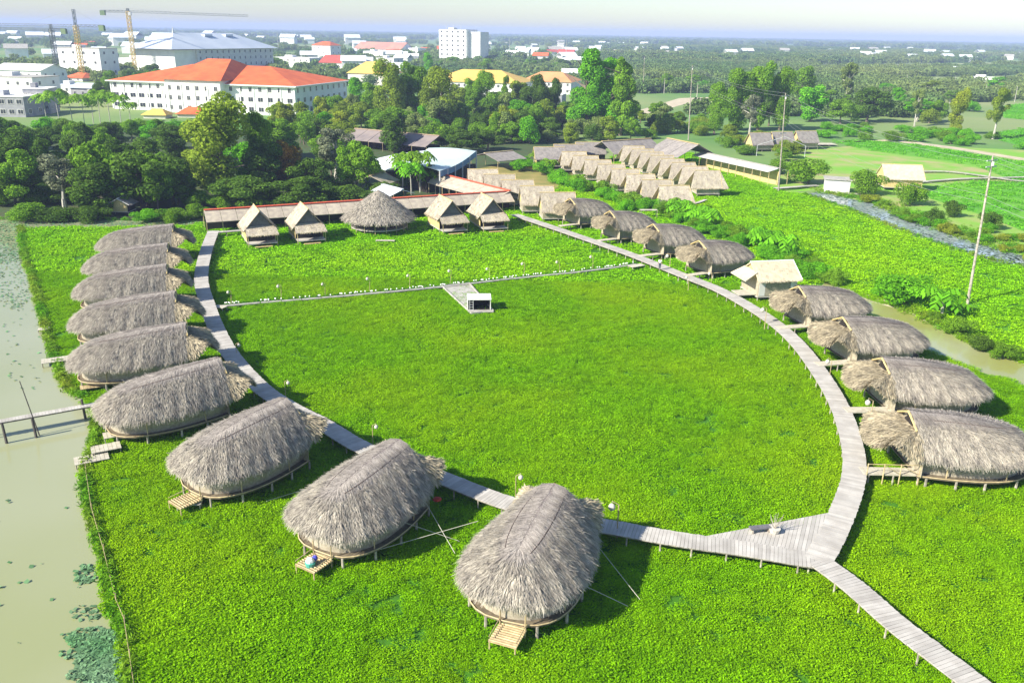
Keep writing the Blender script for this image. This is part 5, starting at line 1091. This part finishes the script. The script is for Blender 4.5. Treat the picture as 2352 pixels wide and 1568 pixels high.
# generic fill, individually standing trees
gid = [0]
def fill(poly, n, hr, wr, kinds, mats, label, group, name='tree', cat='tree', excl=()):
    P = gp(poly); X = [p[0] for p in P]; Y = [p[1] for p in P]; c = 0; tr = 0; done = []
    while c < n and tr < n * 60:
        tr += 1; x, y = random.uniform(min(X), max(X)), random.uniform(min(Y), max(Y))
        if not inpoly(np.array([x]), np.array([y]), P)[0]: continue
        if any(inpoly(np.array([x]), np.array([y]), gp(e))[0] for e in excl): continue
        w = random.uniform(*wr)
        if any((x - a) ** 2 + (y - b) ** 2 < (w * .38) ** 2 for a, b in done): continue
        done.append((x, y)); c += 1; kd, mm = random.choice(kinds), random.choice(mats); nm_, ct_ = ('bush', 'bush') if kd == 'bush' and name == 'tree' else (name, cat); tree(Vector((x, y, 0)), random.uniform(*hr), w, kd, mm, mklabel(Vector((x, y, 0)), kd, mm, 'thicket' if 'thicket' in label else 'shrub' if 'shrub' == name else nm_, group), group, nm_, ct_)
fill([(-60, 495), (430, 495), (850, 430), (840, 380), (440, 330), (-80, 330)], 34, (8, 13), (8, 13), ('broad', 'broad', 'oval'), (LDARK, LMID, LDARK, LMID), 'leafy tree deep in the dark wood behind the lily pond', gw)
fill([(-80, 330), (440, 335), (430, 305), (-80, 300)], 18, (5, 8), (7, 11), ('broad', 'bush'), (LMID, LBRI, LMID), 'lighter green tree along the back of the wood, below the orange-roofed building', 'trees along the back of the wood')
fill([(600, 345), (880, 330), (1290, 335), (1300, 262), (830, 262), (640, 290)], 92, (7, 12.5), (7, 12), ('broad', 'oval', 'bush', 'broad'), (LMID, LOLI, LBRI, LPALE, LMID, LYEL, LDARK), 'bushy tree in the belt between the orange-roofed building and the teal hall', 'trees of the central belt')
fill([(1200, 340), (1480, 325), (1560, 305), (1520, 262), (1310, 265)], 34, (5, 9), (6, 11), ('broad', 'bush', 'oval'), (LOLI, LMID, LDARK, LPALE), 'bushy tree behind the brown pavilions', 'trees behind the brown pavilions')
fill([(1490, 300), (1600, 325), (1790, 378), (1830, 350), (1700, 305), (1560, 280)], 26, (4, 6.5), (6, 9), ('bush', 'broad'), (LOLI, LMID), 'olive shrub tree in the band behind the bamboo gallery', 'shrub trees behind the gallery')
fill([(1870, 315), (1960, 322), (2352, 345), (2500, 355), (2480, 330), (2352, 318), (2000, 300), (1880, 295)], 30, (3.5, 5.5), (6, 9), ('bush',), (LBRI, LBRI, LMID), 'bright banana-like thicket beside the right rice fields', 'thickets beside the rice fields')
fill([(1450, 262), (1600, 270), (2000, 285), (2520, 300), (2520, 215), (1900, 200), (1470, 205)], 40, (7, 13), (9, 16), ('broad', 'oval', 'airy', 'bush'), (LMID, LOLI, LPALE, LMID, LBRI), 'tree scattered over the orchards of the right distance', 'orchard trees in the right distance', excl=(P_RICE3, P_RICE4, [(1440, 275), (1430, 215), (1700, 210), (1700, 250)]))
fill([(-200, 255), (230, 250), (500, 200), (470, 182), (200, 185), (-300, 190)], 24, (8, 13), (9, 14), ('broad', 'oval'), (LMID, LDARK), 'tree standing among the houses on the far left', 'trees among the far left houses', excl=([(-100, 275), (-100, 200), (130, 200), (130, 275)],))
fill([(1545, 492), (1700, 545), (1890, 620), (1930, 662), (1850, 638), (1700, 575), (1560, 520)], 38, (2.0, 3.9), (3.0, 5.2), ('bush',), (LBRI, LMID, LBRI), 'shrub', 'shrubs along the creek behind the right huts', 'shrub', 'shrub')
fill([(1960, 470), (2120, 525), (2250, 570), (2352, 600), (2450, 610), (2450, 560), (2352, 545), (2180, 520), (2020, 445)], 26, (1.6, 3), (2.5, 5), ('bush',), (LBRI, LMID, LYEL), 'shrub on the canal bank', 'shrubs on the canal bank', 'shrub', 'shrub')
fill([(0, 470), (440, 480), (800, 470), (800, 440), (0, 440)], 26, (3, 5), (6, 9), ('bush',), (LDARK, LMID, LDARK), 'shrub', 'undergrowth of the dark wood', 'shrub', 'shrub')
fill([(560, 168), (1300, 175), (1300, 150), (560, 145)], 14, (7, 11), (12, 20), ('broad', 'oval'), (LMID, LDARK), 'tree standing among the town houses near the white tower', 'trees among the town houses')
for i, (x, y) in enumerate([(1480, 200), (1525, 215), (1600, 230), (2080, 200), (2130, 215), (2190, 205), (2260, 230), (2330, 235), (1300, 140), (1170, 130), (640, 120), (800, 96)]):
    p = G(x, y) if y > 110 else G(x, 130); o = MB().tube((0, 0, 0), (0, 0, 9 if y > 150 else 26), .22 if y > 150 else .5, .12, 6).build('utility_pole', BARKP, loc=(p.x, p.y, 0)); setp(o, 'thin pale utility pole ' + ('seventh', 'eighth', 'ninth', 'tenth', 'eleventh', 'twelfth', 'third', 'fourth', 'sixth', 'fifth', 'first', 'second')[i] + ' from the left across the distant plain', 'pole', 'thin poles of the distant plain')
# ------------------------------------------------------------------ far plain: distant woods (too many to count) and houses
def far_clump(name, m, seed, n=90):
    lb = lobes('broad', seed); o = bpy.data.objects.new(name, crown(name, [(a[0], a[1], a[2] * .55, a[3], a[4], a[5] * 1.5) for a in lb], n, .95, m, seed, 1.2, .5)); return o
fc = far_clump('far_tree', LBLUE, 3, 520)
def farpts(d0, d1, n, hr, keep):
    out = []; sc = []
    while len(out) < n:
        d = math.sqrt(random.uniform(d0 * d0, d1 * d1)); a = random.uniform(-.66, .66); x = d * a; y = d
        v = math.sin(x * .0041 + 1.7 * math.sin(y * .0023)) + math.sin(y * .006 + x * .0013)
        if v < keep and random.random() < .93: continue
        u = PR((x, y, 0))
        if u[0] < 1330 and 100 < u[1] < 215: 
            if random.random() < .72: continue
        if 1430 < u[0] < 1700 and 215 < u[1] < 262: continue
        if y < 560 and (u[0] < 1450 or (u[0] > 2150 and u[1] > 235)): continue
        if any(bool(inpoly(np.array([x]), np.array([y]), f_)[0]) for f_ in FARFG): continue
        out.append((x, y, 0)); sc.append(random.uniform(*hr))
    return np.array(out), np.array(sc)
P1, S1 = farpts(400, 1100, 5200, (.55, 1.4), -.9); P2, S2 = farpts(1100, 2600, 7000, (1.0, 2.0), -.1); P3, S3 = farpts(2600, 8600, 9000, (2.0, 3.2), -.6)
scatter('distant_woods', np.concatenate([P1, P2, P3]), np.concatenate([S1, S2, S3]), fc)
rr_ = random.Random(5); hm = []
for wl, rf in ((OFFW, WHITER), (WHITE, REDR), (OFFW, CONC), (GREYW, WHITER), (WHITE, ORANGE)):
    hm.append((MB().box((0, 0, 3), (14, 9, 6)).mesh('wall', wl), (lambda m: (thatch_slab(m, (-7.6, 0, 9), (7.6, 0, 9), (-7.6, -5.2, 6), (7.6, -5.2, 6)), thatch_slab(m, (-7.6, 0, 9), (7.6, 0, 9), (-7.6, 5.2, 6), (7.6, 5.2, 6)), m)[2])(MB()).mesh('roof', rf)))
def fhouse(x, y, s, k, label, group):
    t = thing('distant_house', label, 'house', (x, y, 0), rr_.uniform(-.5, .5), group); t.scale = (s, s, s); link('wall', hm[k][0], t); link('roof', hm[k][1], t)
    return t
for i in range(60):
    u, v = rr_.uniform(-40, 1330), rr_.choice((rr_.uniform(118, 175), rr_.uniform(112, 140))); p = G(u, v + .0175 * (u - 600))
    if 245 < u < 800 and v > 150: continue
    fhouse(p.x, p.y, rr_.uniform(.9, 1.5), rr_.choice((0, 0, 1, 2, 3, 4)), 'small pale house of the town spreading behind the orange-roofed building', 'small houses of the town')
for i in range(48):
    u = rr_.uniform(1120, 2380); v = rr_.uniform(101, 128) + .0175 * (u - 1176); p = G(u, v)
    fhouse(p.x, p.y, rr_.uniform(.9, 1.6), rr_.choice((0, 0, 0, 2, 3)), 'tiny white roof among the distant woods on the right', 'tiny far houses on the right')
for i in range(30):
    u = rr_.uniform(0, 1150); v = rr_.uniform(90, 112) + .0175 * (u - 600); p = G(u, v)
    fhouse(p.x, p.y, rr_.uniform(1.4, 2.4), 0, 'tiny white roof just under the horizon on the left', 'tiny far houses on the left')
# ------------------------------------------------------------------ haze
hz = bpy.data.materials.new('haze'); hz.use_nodes = True; n = hz.node_tree.nodes; n.clear(); out = n.new('ShaderNodeOutputMaterial'); pv = n.new('ShaderNodeVolumePrincipled')
pv.inputs['Color'].default_value = (.50, .58, 1.0, 1); pv.inputs['Density'].default_value = 2.1e-4; pv.inputs['Anisotropy'].default_value = .0
hz.node_tree.links.new(pv.outputs[0], out.inputs['Volume'])
o = MB().box((0, 4300, 29.5), (18000, 9400, 61)).build('haze', hz, kind='stuff')
for ob in COL.objects:
    if ob.name.split('.')[0] in ('ground',): pass
